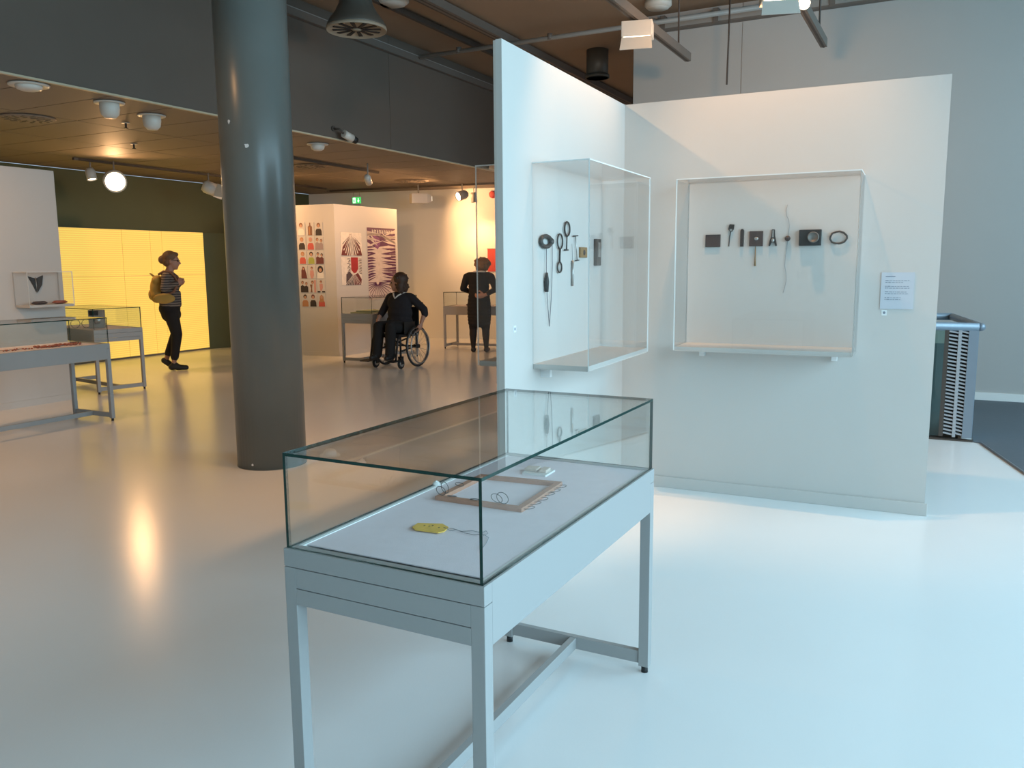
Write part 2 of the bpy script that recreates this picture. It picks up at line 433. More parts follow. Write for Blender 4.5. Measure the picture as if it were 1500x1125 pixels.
def wall_case(label, org, ex, ez_out, w, h, d, bracket=True):
    """acrylic box case hung on a panel; ex along the wall, ez_out away from it; origin lower left at the wall"""
    z = Vector((0, 0, 1)); m = frame(org, ex, z) 
    flip = m.to_3x3().col[2].dot(Vector(ez_out)) < 0
    sg = -1 if flip else 1
    t = thing('wall_case', label, 'display case', mtx=m, group=None)
    th = 0.006
    def pane(nm, x0, x1, y0, y1, z0, z1, big):
        # big: axis index normal to the pane
        b = MB(); zz = sorted((sg * z0, sg * z1)); b.box(x0, x1, y0, y1, *zz)
        b.bm.faces.ensure_lookup_table(); b.bm.normal_update()
        for f in b.bm.faces: f.material_index = 0 if abs(f.normal[big]) > 0.9 else 1
        return b.build(nm, ['acrylic', 'acrylic_edge'], t)
    pane('front_pane', 0, w, 0.0, h, d - th, d, 2)
    pane('side_pane', 0, th, 0.0, h, 0, d - th, 0); pane('side_pane', w - th, w, 0.0, h, 0, d - th, 0)
    pane('top_pane', 0.0, w, h, h + th, 0, d, 1)
    b = MB(); zz = sorted((0.0, sg * (d - th - 0.001))); b.box(th + 0.001, w - th - 0.001, -0.004, 0.022, *zz); b.build('shelf', 'panel_white', t)
    if bracket:
        for x in (0.10, w - 0.13):
            b = MB(); zz = sorted((0.0, sg * 0.05)); b.box(x, x + 0.03, -0.055, -0.004, *zz); b.build('bracket', 'card_white', t)
    return t
wall_case('clear acrylic wall case of eight small dark objects and a black camera', C(0.417, 0, 0.935), CU, CV, 1.003, 1.0, 0.30)
wall_case('clear acrylic wall case of pendants beside the panel edge', C(0, 1.425, 0.935), -CV, CU, 1.0, 1.003, 0.30)
wall_case('clear acrylic case hung on the back of the edge-on panel', C(-0.042, 1.435, 0.94), -CV, -CU, 1.0, 1.0, 0.265, False)

# label card with printed lines, and stickers
def on_r(x, y): return on_plane(x, y, CC, CV)
def card(name, label, cat, u0, u1, z0, z1, th, m): 
    t = thing(name, label, cat, mtx=frame(C(u0, 0, z0), CU, (0, 0, 1)))
    q = MB(); q.box(0, u1 - u0, 0, z1 - z0, 0, th); q.build('card', m, t)
    return t
lc_ = card('text_label', 'pale text card with printed lines beside the acrylic case', 'label', 1.533, 1.703, 1.185, 1.392, 0.005, 'label_paper')
q = MB(); ww_, hh_ = 0.17, 0.207
def bar(x, y, w_, h_=0.0035): q.box(x, x + w_, y, y + h_, 0.005, 0.0056)
bar(0.022, hh_ - 0.026, 0.05, 0.005)
for k, (ln, ww2) in enumerate((((0.122, 0.09), 0.03), ((0.12, 0.124), 0.03), ((0.11, 0.122), 0.03), ((0.085, 0.08), 0.03))):
    y = hh_ - 0.048 - 0.032 * k
    rnd = random.Random(k)
    for li, L_ in enumerate(ln):
        x = 0.022
        while x < 0.022 + L_:
            wd = rnd.uniform(0.006, 0.018); bar(x, y - li * 0.010, min(wd, 0.022 + L_ - x + 0.001), 0.0042 if x < 0.04 else 0.003); x += wd + 0.0035
tag(q.build('printed_lines', 'print_grey', lc_), kind='stuff')
def sticker(label, m):
    t = thing('sticker', label, 'sticker', mtx=m)
    q = MB(); q.box(-0.014, 0.014, -0.016, 0.016, 0, 0.0015); q.build('paper', 'card_white', t)
    q = MB(); q.prism([(0.007 * math.cos(a), 0.008 * math.sin(a), 0.0015) for a in [i * math.pi / 4 for i in range(8)]], (0, 0, 0.0006)); q.build('mark', 'print_grey', t)
sticker('tiny square sticker under the text card', frame(C(1.557, 0, 1.164), CU, (0, 0, 1)))
sticker('tiny square sticker low on the edge-on panel', frame(C(0, 1.631, 1.149), -CV, (0, 0, 1)))

# ---- objects in the case on the right-hand panel: local x = u, y = z, z = out of the panel
def rpt(zx, zy, off=0.0):
    p = on_plane(1000 + zx / 5.769, 300 + zy / 5.769, CC + CV * off, CV) - CC
    return p.dot(CU), p.z
def rframe(zx, zy, off=0.0):
    u, z = rpt(zx, zy, off); return frame(C(u, 0, z), CU, (0, 0, 1))
SC = (rpt(800, 300)[0] - rpt(600, 300)[0]) / 200.0       # metres per zoomed pixel
def item(name, label, cat, zx, zy): return thing(name, label, cat, mtx=rframe(zx, zy))
t = item('square_brooch', 'plain dark brown square brooch at the end of the row', 'brooch', 258, 305)
q = MB(); w_, h_ = 66 * SC, 55 * SC; q.box(-w_, w_, -h_, h_, 0, 0.012); q.build('plate', 'brown_leather', t, 0.002)
q = MB(); q.box(-w_ * .96, w_ * .96, h_ * .9, h_ * .98, 0.012, 0.014); q.build('rim', 'bronze', t)
t = item('paddle_pin', 'small dark paddle-shaped pin on a thin stem', 'brooch', 413, 195)
q = MB(); q.prism([(x * SC, y * SC, 0.002) for x, y in ((-14, 32), (27, 28), (22, -12), (8, -34), (-12, -33), (-26, -10))], (0, 0, 0.01)); q.build('head', 'bronze', t)
q = MB(); q.box(-12 * SC, 10 * SC, -28 * SC, -10 * SC, 0.012, 0.014); q.build('inset', 'silver', t)
q = MB(); q.tube([(-5 * SC, -30 * SC, 0.006), (-14 * SC, -90 * SC, 0.006), (-18 * SC, -162 * SC, 0.004)], 0.0028); q.build('stem', 'bronze', t)
t = item('bar_brooch', 'narrow upright dark bar brooch', 'brooch', 504, 280)
q = MB(); q.prism([(x * SC, y * SC, 0) for x, y in ((-14, -76), (14, -76), (16, 60), (8, 77), (-8, 77), (-15, 60))], (0, 0, 0.016)); q.build('bar', 'bronze', t, 0.002)
q = MB(); q.box(-3 * SC, 3 * SC, -68 * SC, 66 * SC, 0.016, 0.018); q.build('groove', 'brown_leather', t)
t = item('medallion_brooch', 'brown square brooch with silver medallion and hanging rod', 'brooch', 623, 286)
q = MB(); w_, h_ = 58 * SC, 65 * SC; q.box(-w_, w_, -h_, h_, 0, 0.014); q.build('plate', 'brown_leather', t, 0.002)
q = MB(); q.ell((2 * SC, 0, 0.014), (18 * SC, 15 * SC, 0.006)); q.build('medallion', 'silver', t)
q = MB(); q.tube([(-4 * SC, -64 * SC, 0.006), (-3 * SC, -150 * SC, 0.007), (-3 * SC, -238 * SC, 0.008)], [0.0022, 0.003, 0.0055]); q.build('hanging_rod', 'gold_brown', t)
t = item('forked_brooch', 'dark forked brooch shaped like an upturned Y', 'brooch', 766, 280)
q = MB()
q.prism([(x * SC, y * SC, 0.0) for x, y in ((-12, 72), (12, 72), (16, 15), (26, -20), (34, -68), (22, -70), (12, -40), (-12, -40), (-24, -70), (-36, -66), (-26, -20), (-15, 15))], (0, 0, 0.016)); q.build('fork', 'bronze', t, 0.0015)
q = MB(); q.box(-7 * SC, 7 * SC, 5 * SC, 66 * SC, 0.016, 0.019); q.ell((0, -20 * SC, 0.016), (13 * SC, 16 * SC, 0.005)); q.build('inlay', 'silver', t)
t = item('ball_pendant', 'little red-brown ball pendant on long wavy thread', 'pendant', 890, 285)
q = MB(); q.ell((0, 0, 0.016), (24 * SC, 24 * SC, 24 * SC)); q.build('ball', 'brown_leather', t)
q = MB(); q.tube([((x - 890) * SC, (285 - y) * SC, 0.006) for x, y in ((878, 0), (866, 45), (872, 90), (893, 130), (899, 180), (893, 262))], 0.0012, 5); q.build('thread', 'string', t)
q = MB(); q.tube([((x - 890) * SC, (285 - y) * SC, 0.006) for x, y in ((888, 308), (886, 370), (876, 430), (872, 520), (884, 570), (890, 640), (880, 700), (868, 750))], 0.0012, 5); q.build('thread', 'string', t)
t = item('camera_object', 'black rectangular camera with one round lens', 'camera', 1080, 278)
q = MB(); w_, h_ = 89 * SC, 67 * SC; q.box(-w_, w_, -h_, h_, 0, 0.030); q.build('body', 'black', t, 0.003)
q = MB(); q.lathe([(0.0, 0.03), (45 * SC, 0.03), (45 * SC, 0.062), (40 * SC, 0.068), (37 * SC, 0.060), (0.0, 0.056)], 28, Matrix.Translation((30 * SC, 2 * SC, 0))); q.build('lens', 'rail_grey', t)
t = item('ring_bangle', 'thin dark bangle hung as an open ring', 'bangle', 1320, 278)
q = MB(); pts = [(-66, 5), (-52, 36), (-20, 48), (5, 52), (38, 40), (64, 14), (66, -8), (46, -36), (12, -48), (-20, -48), (-52, -36), (-66, -12)]
q.tube([(x * SC, y * SC, 0.012) for x, y in pts], 0.0055, 8, True); q.build('ring', 'bronze', t)
q = MB(); q.rod((-40 * SC, -47 * SC, 0.012), (-6 * SC, -58 * SC, 0.016), 0.0025); q.build('clasp', 'silver', t)

# ---- objects in the case on the edge-on panel: local x = along the wall to the right (-v), y = z
def lp(zx, zy, off=0.0):
    p = on_plane(690 + zx / 2.96, 200 + zy / 2.96, CC + CU * off, CU) - CC
    return p.dot(CV), p.z
def litem(name, label, cat, zx, zy):
    v, z = lp(zx, zy); t = thing(name, label, cat, mtx=frame(C(0, v, z), -CV, (0, 0, 1)))
    def loc(x, y, o=0.0):
        vv, zz = lp(x, y, o); return Vector((v - vv, zz - z, o))
    return t, loc
t, l = litem('ring_pendant', 'heavy dark ring pendant on a long cord with tassel', 'pendant', 325, 455)
q = MB(); c = l(325, 455, 0.012); q.ring(c, (1, 0, 0), (0, 1, 0), abs(l(346, 455).x), abs(l(325, 432).y), 0.011, 28, 8); q.build('ring', 'bronze', t)
q = MB(); q.ell(l(349, 455, 0.016), (0.016, 0.018, 0.014)); q.build('knob', 'bronze', t)
q = MB(); q.tube([l(327, 482, 0.01), l(327, 600, 0.01), l(330, 700, 0.01), l(340, 822, 0.008), l(348, 700, 0.008), l(353, 560, 0.008), l(352, 470, 0.01)], 0.0022, 5); q.build('cord', 'string', t)
q = MB(); q.tube([l(328, 590, 0.014), l(328, 630, 0.014), l(328, 674, 0.014)], [0.007, 0.014, 0.010]); q.build('tassel', 'black', t)
t, l = litem('double_ring_pin', 'dark pin with an oval ring at each end', 'brooch', 385, 500)
for cx, cy, rx, ry in ((386, 455, 11, 32), (384, 567, 9, 22)):
    q = MB(); q.ring(l(cx, cy, 0.01), (1, 0, 0), (0, 1, 0), abs(l(cx + rx, cy).x - l(cx, cy).x), abs(l(cx, cy + ry).y - l(cx, cy).y), 0.0045, 24, 6); q.build('ring', 'bronze', t)
q = MB(); q.rod(l(386, 487, 0.01), l(384, 546, 0.01), 0.005); q.build('stem', 'bronze', t)
t, l = litem('magnifier_pin', 'dark oval loop pin on a straight stem with foot', 'brooch', 416, 400)
q = MB(); q.ring(l(417, 401, 0.01), (1, 0, 0), (0, 1, 0), abs(l(428, 400).x - l(417, 400).x), abs(l(417, 431).y - l(417, 401).y), 0.005, 24, 6); q.build('loop', 'bronze', t)
q = MB(); q.rod(l(416, 432, 0.01), l(414, 492, 0.01), 0.0035); q.build('stem', 'bronze', t)
q = MB(); q.rod(l(405, 492, 0.01), l(421, 492, 0.01), 0.004); q.build('foot', 'bronze', t)
t, l = litem('nail_pin', 'thin grey pin with crossbar head and foot', 'brooch', 455, 480)
q = MB(); q.rod(l(453, 430, 0.01), l(460, 537, 0.01), 0.003); q.build('shaft', 'silver', t)
q = MB(); q.rod(l(443, 432, 0.01), l(463, 430, 0.01), 0.0035); q.build('crossbar', 'bronze', t)
q = MB(); q.rod(l(453, 538, 0.01), l(468, 536, 0.01), 0.003); q.build('foot', 'bronze', t)
t, l = litem('grey_rod', 'short plain grey rod hung below the thin pin', 'brooch', 440, 590)
q = MB(); q.tube([l(438, 465, 0.006), l(440, 540, 0.006)], 0.0012, 5); q.build('thread', 'string', t)
q = MB(); q.rod(l(440, 538, 0.008), l(440, 648, 0.008), 0.0065); q.build('rod', 'silver', t)
t, l = litem('gilt_plate', 'small gilt brown square plate', 'brooch', 482, 503)
q = MB(); a_, b_ = l(467, 525), l(496, 481); q.box(a_.x, b_.x, a_.y, b_.y, 0, 0.012); q.build('plate', 'gold_brown', t, 0.002)
q = MB(); q.ell((0, 0, 0.012), (0.014, 0.016, 0.006)); q.build('stone', 'brown_leather', t)
t, l = litem('long_plaque', 'tall narrow dark metal plaque', 'brooch', 550, 500)
q = MB(); a_, b_ = l(531, 560), l(551, 445); q.box(a_.x, b_.x, a_.y, b_.y, 0, 0.02); q.build('plate', 'bronze', t, 0.003)
q = MB(); q.box(a_.x + 0.02, b_.x - 0.02, a_.y + 0.05, b_.y - 0.02, 0.02, 0.023); q.build('inlay', 'silver', t)

# ------------------------------------------------------------------ glass-topped vitrines
VL, VW, ZG, ZB = 1.187, 0.571, 0.993, 0.748
def vitrine(label, corner, yaw, mirror=False):
    """origin at one foot corner; local x along the long side, y across (mirror: y goes the other way)"""
    t = thing('vitrine', label, 'display case', (corner[0], corner[1], 0), yaw)
    k = -1 if mirror else 1
    def B(x0, x1, y0, y1, z0, z1, mb=None):
        mb = mb or MB(); ya, yb = sorted((k * y0, k * y1)); return mb.box(x0, x1, ya, yb, z0, z1)
    th = 0.008
    def pane(nm, x0, x1, y0, y1, z0, z1, big):
        b = B(x0, x1, y0, y1, z0, z1); b.bm.normal_update()
        for f in b.bm.faces: f.material_index = 0 if abs(f.normal[big]) > 0.9 else 1
        b.build(nm, ['glass', 'glass_edge'], t)
    pane('glass_top', 0, VL, 0, VW, ZG - th, ZG, 2)
    pane('glass_pane', 0, VL, 0, th, ZB, ZG - th, 1); pane('glass_pane', 0, VL, VW - th, VW, ZB, ZG - th, 1)
    pane('glass_pane', 0, th, th, VW - th, ZB, ZG - th, 0); pane('glass_pane', VL - th, VL, th, VW - th, ZB, ZG - th, 0)
    o = 0.006       # body stands proud of the glass
    b = MB()
    g0, g1 = th + 0.0005, 0.022
    for (x0, x1, y0, y1) in ((g0, VL - g0, g0, g1), (g0, VL - g0, VW - g1, VW - g0), (g0, g1, g1, VW - g1), (VL - g1, VL - g0, g1, VW - g1)):
        B(x0, x1, y0, y1, ZB - 0.049, ZB - 0.002, b)
    b.build('rim', 'vitrine_rim', t)
    b = B(0.050, VL - 0.0215, 0.0215, VW - 0.0215, ZB - 0.007, ZB - 0.004); b.build('display_bed', 'bed_lilac', t, 0.0005)
    lw = 0.036
    for x0, x1 in ((-o, lw - o), (VL + o - lw, VL + o)):
        b = B(x0, x1, -o, VW + o, ZB - 0.047, ZB - 0.0005); b.build('top_band', 'vitrine_paint', t, 0.0015)
    b = B(0.002, VL - 0.002, 0.002, VW - 0.002, ZB - 0.10, ZB - 0.05); b.build('core', 'vitrine_paint', t)
    for y0, y1 in ((-o, 0.014), (VW - 0.014, VW + o)):
        b = B(lw - o, VL + o - lw, y0, y1, ZB - 0.150, ZB - 0.0005); b.build('apron', 'vitrine_paint', t, 0.0012)
    for x0, x1 in ((-o, 0.014), (VL - 0.014, VL + o)):
        b = B(x0, x1, lw - o, VW + o - lw, ZB - 0.101, ZB - 0.049); b.build('drawer_front', 'vitrine_paint', t, 0.0012)
        b = B(x0, x1, lw - o, VW + o - lw, ZB - 0.145, ZB - 0.103); b.build('end_rail', 'vitrine_paint', t, 0.0012)
    for ix in (0, 1):
        for iy in (0, 1):
            x0 = -o if ix == 0 else VL + o - lw; y0 = -o if iy == 0 else VW + o - lw
            b = B(x0, x0 + lw, y0, y0 + lw, 0.026, ZB - 0.0485); lg = b.build('leg', 'vitrine_paint', t, 0.0015)
            b = MB(); b.cone((x0 + lw / 2, k * (y0 + lw / 2), 0.0), (x0 + lw / 2, k * (y0 + lw / 2), 0.027), 0.012, 0.012, 14); b.build('foot', 'rubber', lg)
    for x0 in (0.002, VL - 0.024):
        b = B(x0, x0 + 0.022, lw - o, VW + o - lw, 0.034, 0.080); b.build('end_stretcher', 'vitrine_paint', t, 0.001)
    b = B(0.024, VL - 0.024, VW / 2 - 0.012, VW / 2 + 0.012, 0.036, 0.078); b.build('long_stretcher', 'vitrine_paint', t, 0.001)
    return t
VYAW = 1.0877
VN = Vector((-0.0676, 1.7463, 0))
main = vitrine('pale grey vitrine table holding the wooden frame and yellow tag', VN, VYAW)
VM = Matrix.Translation(VN) @ Matrix.Rotation(VYAW, 4, 'Z')
BED = ZB - 0.004
def vb(x, y, z=BED):     # pixel -> vitrine-local point on the bed
    return VM.inverted() @ at_z(x, y, z)
def on_bed(name, label, cat, x, y, rz=0.0):
    p = VM @ vb(x, y); return thing(name, label, cat, (p.x, p.y, BED), VYAW + rz)
# wooden frame with wire rings
cs = [vb(644, 732), vb(762, 749), vb(818, 712), vb(706, 701)]
ctr = sum((Vector(c) for c in cs), Vector()) / 4
t = thing('wooden_frame', 'empty wooden frame hung with small wire rings', 'frame', tuple(VM @ Vector((ctr.x, ctr.y, BED))), VYAW)
cs = [Vector((c.x - ctr.x, c.y - ctr.y, 0)) for c in cs]
def slat(a, b, w, h, m='wood'):
    d = (b - a).normalized(); n = Vector((-d.y, d.x, 0)) * w / 2; q = MB()
    q.prism([a - n, b - n, b + n, a + n], (0, 0, h)); return q.build('frame_bar', m, t, 0.001)
for i in range(4):
    a_, b_ = cs[i], cs[(i + 1) % 4]; d = (b_ - a_).normalized() * (0.010 if i % 2 == 0 else -0.010)
    slat(a_ - d, b_ + d, 0.021, 0.013)
for i, fr, r_, tilt in ((0, 0.02, 0.016, 70), (0, 0.16, 0.014, 12), (0, 0.45, 0.014, 10), (0, 0.72, 0.018, 60), (0, 0.79, 0.019, 75), (3, 0.88, 0.018, 65), (3, 0.55, 0.014, 15),
                        (1, 0.06, 0.017, 8), (1, 0.22, 0.017, 10), (1, 0.40, 0.017, 6), (1, 0.58, 0.017, 9), (1, 0.74, 0.017, 7), (1, 0.90, 0.018, 8)):
    a_, b_ = cs[i], cs[(i + 1) % 4]; c = a_.lerp(b_, fr); d = (b_ - a_).normalized(); n = Vector((d.y, -d.x, 0))
    if i == 1: c = c + n * 0.020
    e2 = (n * math.cos(R(tilt)) + Vector((0, 0, 1)) * math.sin(R(tilt)))
    zc = 0.014 + r_ * math.sin(R(tilt)) if i != 1 else 0.006 + r_ * math.sin(R(tilt))
    q = MB(); q.ring(c + Vector((0, 0, zc)), d, e2, r_, r_, 0.0011, 22, 5); q.build('wire_ring', 'wire', t)
# yellow tag with string
t = on_bed('yellow_tag', 'yellow paper luggage tag on grey string', 'tag', 631, 775)
c0 = vb(631, 775)
def vl(x, y, z=0.003):
    p = vb(x, y); return Vector((p.x - c0.x, p.y - c0.y, z))
q = MB(); q.prism([vl(604, 775), vl(612, 769), vl(648, 770), vl(657, 775), vl(651, 781), vl(642, 783), vl(608, 778.5)], (0, 0, 0.003)); q.build('tag_paper', 'yellow_tag', t)
q = MB()
for x, y in ((622, 773), (629, 774), (634, 773), (643, 776)):
    c = vl(x, y, 0.0062); q.prism([c + Vector((0.004 * math.cos(a), 0.002 * math.sin(a), 0)) for a in [i * math.pi / 3 for i in range(6)]], (0, 0, 0.0004))
q.build('printed_marks', 'brown_leather', t)
q = MB(); q.tube([vl(650, 776, 0.007), vl(660, 779), vl(668, 777), vl(680, 782), vl(695, 785), vl(708, 784), vl(716, 789), vl(712, 798), vl(705, 806)], 0.0009, 5); q.build('string', 'string', t)
q = MB(); q.tube([vl(652, 777, 0.007), vl(664, 776), vl(676, 780), vl(692, 779), vl(706, 782), vl(712, 779), vl(715, 783), vl(708, 786)], 0.0009, 5); q.build('string', 'string', t)
# card with two small clay pieces
t = on_bed('object_card', 'white card bearing two small pinkish blocks', 'card', 788, 692)
c0 = vb(788, 692)
q = MB(); q.prism([vl(765, 694.5, 0), vl(799, 699, 0), vl(813, 690.5, 0), vl(780, 686.5, 0)], (0, 0, 0.006)); q.build('card', 'card_white', t)
for k, pts in enumerate((((768, 692), (786, 694), (793, 689.5), (775, 688)), ((789, 695), (800, 696), (807, 691), (797, 689.5)))):
    q = MB(); q.prism([vl(x, y, 0.006) for x, y in pts], (0, 0, 0.010)); q.build('clay_block', 'pink_clay', t, 0.003)
# little clear disc at the edge of the bed
t = on_bed('clear_disc', 'little white disc at the bed edge by the wooden frame', 'disc', 639, 711)
q = MB(); q.lathe([(0.0, 0), (0.012, 0), (0.013, 0.006), (0.009, 0.012), (0.0, 0.012)], 16); q.build('disc', 'card_white', t)
q = MB(); q.lathe([(0.0, 0.012), (0.005, 0.012), (0.004, 0.016), (0.0, 0.016)], 12); q.build('cap', 'acrylic_edge', t)

# other vitrines
BR = lambda x, y: at_z(x, y)
c1 = at_z(168, 616)
v_l = vitrine('pale vitrine table of coppery necklaces beside the white left panel', c1 + Vector((0.0, 0.0, 0)), TH + math.pi, True)
c2 = at_z(145, 578)
v_2 = vitrine('grey vitrine table holding a small upright box before the yellow wall', c2, R(52 + 90), True)
c3 = at_z(503, 531)
v_3 = vitrine('vitrine table with pale green cloth behind the wheelchair', c3 + U * VW, TH)
c4 = at_z(648.5, 511.5)
v_4 = vitrine('vitrine table that the person in black bends over', c4 + Vector((0.02, 0.12, 0)), R(-20))

def obj_on(v, name, label, cat, lx, ly, rz=0.0, mirror=False):
    m = Matrix.Translation(v.location) @ Matrix.Rotation(v.rotation_euler.z, 4, 'Z')
    p = m @ Vector((lx, -ly if mirror else ly, BED)); return thing(name, label, cat, tuple(p), v.rotation_euler.z + rz)
def chain(t, n, r, wob, m, seed, span):
    rnd = random.Random(seed)
    for i in range(n):
        x = -span / 2 + span * i / (n - 1); q = MB()
        q.ell((x, rnd.uniform(-wob, wob), r * 0.8), (r * rnd.uniform(0.9, 1.5), r * rnd.uniform(0.7, 1.2), r * 0.8), (0, 0, rnd.uniform(0, 3)), 10, 6)
        q.build('bead', m, t)
for k, (lx, ly, n, r_, m, lab, sp) in enumerate(((0.38, 0.20, 30, 0.014, 'copper_red', 'thick coppery red bead necklace in the left vitrine', 0.40), (0.145, 0.30, 14, 0.010, 'brown_leather', 'short brown bead bracelet at the vitrine end', 0.14),
                                   (0.76, 0.22, 16, 0.008, 'copper_red', 'thin reddish bead strand beside the dark lump', 0.24))):
    t = obj_on(v_l, 'bead_necklace', lab, 'necklace', lx, ly, 0, True); chain(t, n, r_, 0.05, m, k, sp)
    q = MB(); q.tube([(-sp / 2 + sp * i / 10, 0.03 * math.sin(i * 1.7), 0.006) for i in range(11)], 0.003, 5); q.build('cord', 'string', t)
t = obj_on(v_l, 'dark_lump_brooch', 'dark rounded brooch in the left vitrine', 'brooch', 0.97, 0.2, 0, True)
q = MB(); q.ell((0, 0, 0.022), (0.05, 0.035, 0.022)); q.build('stone', 'black', t); q = MB(); q.rod((0.04, 0, 0.01), (0.1, 0.01, 0.006), 0.004); q.build('pin', 'bronze', t)
p = at_z(143, 480, BED)
t = thing('upright_box', 'small upright grey box with round dial inside vitrine', 'box', (p.x, p.y, BED), R(10))
q = MB(); q.box(-0.085, 0.085, -0.04, 0.04, 0, 0.215); q.build('body', 'lamp_grey', t, 0.004)
q = MB(); q.lathe([(0, 0), (0.045, 0), (0.045, 0.008), (0, 0.008)], 20, Matrix.Translation((0.01, -0.04, 0.09)) @ Matrix.Rotation(R(90), 4, 'X')); q.build('dial', 'silver', t)
q = MB(); q.box(-0.07, 0.03, -0.047, -0.04, 0.15, 0.205); q.build('plate', 'black', t)
p = at_z(104, 481, BED); m_ = Matrix.Translation(v_2.location) @ Matrix.Rotation(v_2.rotation_euler.z, 4, 'Z'); l_ = m_.inverted() @ p
p = m_ @ Vector((min(max(l_.x, 0.16), 1.0), -min(max(-l_.y, 0.15), 0.42), BED)); t = thing('wire_glasses', 'thin wire loops lying in the vitrine by the upright box', 'jewellery', (p.x, p.y, BED), R(20))
for x in (-0.06, 0.06):
    q = MB(); q.ring((x, 0, 0.05), (1, 0, 0), (0, 0.3, 1), 0.05, 0.05, 0.003, 22, 5); q.build('loop', 'wire', t)
q = MB(); q.rod((-0.015, 0, 0.055), (0.015, 0, 0.055), 0.003); q.build('bridge', 'wire', t)
# cloth and objects in the vitrine behind the wheelchair
t = obj_on(v_3, 'green_cloth', 'pale green folded cloth in the vitrine', 'cloth', 0.30, 0.285)
q = MB(); q.prism([(-0.22, -0.2, 0), (0.22, -0.2, 0), (0.24, 0.2, 0), (-0.2, 0.2, 0)], (0, 0, 0.02)); q.build('lower_fold', 'felt_green', t, 0.006)
q = MB(); q.prism([(-0.16, -0.16, 0.02), (0.16, -0.18, 0.02), (0.2, 0.12, 0.02), (-0.14, 0.14, 0.02)], (0, 0, 0.025)); q.build('upper_fold', 'felt_green', t, 0.008)
t = obj_on(v_3, 'dark_shell', 'dark rounded object beside the green cloth', 'object', 0.62, 0.42)
q = MB(); q.ell((0, 0, 0.022), (0.04, 0.05, 0.022)); q.build('shell', 'bronze', t); q = MB(); q.ring((0, 0, 0.02), (1, 0, 0), (0, 1, 0), 0.043, 0.053, 0.004); q.build('rim', 'black', t)
t = obj_on(v_4, 'dark_brooch', 'small dark winged brooch in the vitrine before the person in black', 'brooch', 0.38, 0.22)
q = MB(); q.ell((0, 0, 0.02), (0.045, 0.03, 0.02)); q.build('stone', 'bronze', t); q = MB(); q.prism([(0, 0, 0.02), (0.08, -0.01, 0.05), (0.07, 0.03, 0.06)], (0, 0.01, 0)); q.build('wing', 'black', t)

# ------------------------------------------------------------------ left white panel with its small acrylic case
LE = at_z(104, 584); LE = P(LE.dot(A) - 0.02, LE.dot(U) + 0.06)
t = thing('display_panel', 'white exhibition panel carrying the small case with dark butterfly', 'panel', mtx=Matrix.Translation(LE))
LM = frame(LE, A, -U)
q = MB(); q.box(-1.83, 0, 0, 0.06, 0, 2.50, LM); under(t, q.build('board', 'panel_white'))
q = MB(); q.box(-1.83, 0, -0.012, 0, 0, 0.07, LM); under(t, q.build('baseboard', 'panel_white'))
def lft(x, y): 
    p = on_plane(x, y, LE, U) - LE; return p.dot(A), p.z
xa, za = lft(18, 402); xb, zb_ = lft(68, 448)
wc = wall_case('small acrylic case on the white left panel', LE + A * xa + Vector((0, 0, zb_)), A, U, 0.50, za - zb_ + 0.02, 0.25, False)
def l_item(name, label, cat, x, y):
    a_, z_ = lft(x, y); return thing(name, label, cat, mtx=frame(LE + A * a_ + Vector((0, 0, z_)), A, (0, 0, 1)))
t = l_item('butterfly_brooch', 'dark fan-shaped brooch pinned inside the small case', 'brooch', 52, 416)
q = MB(); q.prism([(-0.08, 0.08, 0), (-0.01, 0.06, 0), (-0.005, -0.08, 0), (-0.03, -0.02, 0)], (0, 0, 0.02)); q.build('wing', 'black', t)
q = MB(); q.prism([(0.08, 0.09, 0), (0.01, 0.06, 0), (0.005, -0.09, 0), (0.06, -0.01, 0)], (0, 0, 0.02)); q.build('wing', 'bronze', t)
q = MB(); q.rod((0, 0.07, 0.012), (0, -0.09, 0.012), 0.006); q.build('spine', 'silver', t)
for lab, px_, m in (('dark red lump on the shelf of the small case', 46, 'brown_leather'), ('coppery coil on the shelf of the small case', 76, 'copper_red')):
    a_, _ = lft(px_, 445); pz = zb_ + 0.022
    t = thing('shelf_brooch', lab, 'brooch', mtx=frame(LE + A * a_ + U * 0.14 + Vector((0, 0, pz)), A, -U))
    q = MB(); q.ell((0, 0, 0.018), (0.085, 0.05, 0.018)); q.build('body', m, t)
    q = MB(); q.ring((0, 0, 0.026), (1, 0, 0), (0, 1, 0), 0.06, 0.035, 0.010); q.build('coil', m, t)

# ------------------------------------------------------------------ panel with portraits and posters
Q = Vector((-2.815, 13.42, 0))
PF = Vector((math.cos(R(161)), math.sin(R(161)), 0))     # portrait face runs left
PG = Vector((math.cos(R(60)), math.sin(R(60)), 0))       # poster face runs right and back
t = thing('display_panel', 'white exhibition panel hung with rows of portrait cut-outs', 'panel', mtx=Matrix.Translation(Q + PF * 0.7))
NF = Vector((PF.y, -PF.x, 0)); NF = NF if NF.y < 0 else -NF
NG = Vector((PG.y, -PG.x, 0)); NG = NG if NG.y < 0 else -NG
fm = frame(Q, -PF, (0, 0, 1)); gm = frame(Q, PG, (0, 0, 1))
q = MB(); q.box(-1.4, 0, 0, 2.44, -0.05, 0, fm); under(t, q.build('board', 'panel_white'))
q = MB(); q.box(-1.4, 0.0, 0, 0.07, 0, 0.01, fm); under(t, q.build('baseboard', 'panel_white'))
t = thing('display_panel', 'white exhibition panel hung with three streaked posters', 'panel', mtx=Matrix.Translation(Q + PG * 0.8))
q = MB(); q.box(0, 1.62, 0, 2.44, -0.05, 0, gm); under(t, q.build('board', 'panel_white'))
q = MB(); q.box(0, 1.62, 0, 0.07, 0, 0.01, gm); under(t, q.build('baseboard', 'panel_white'))

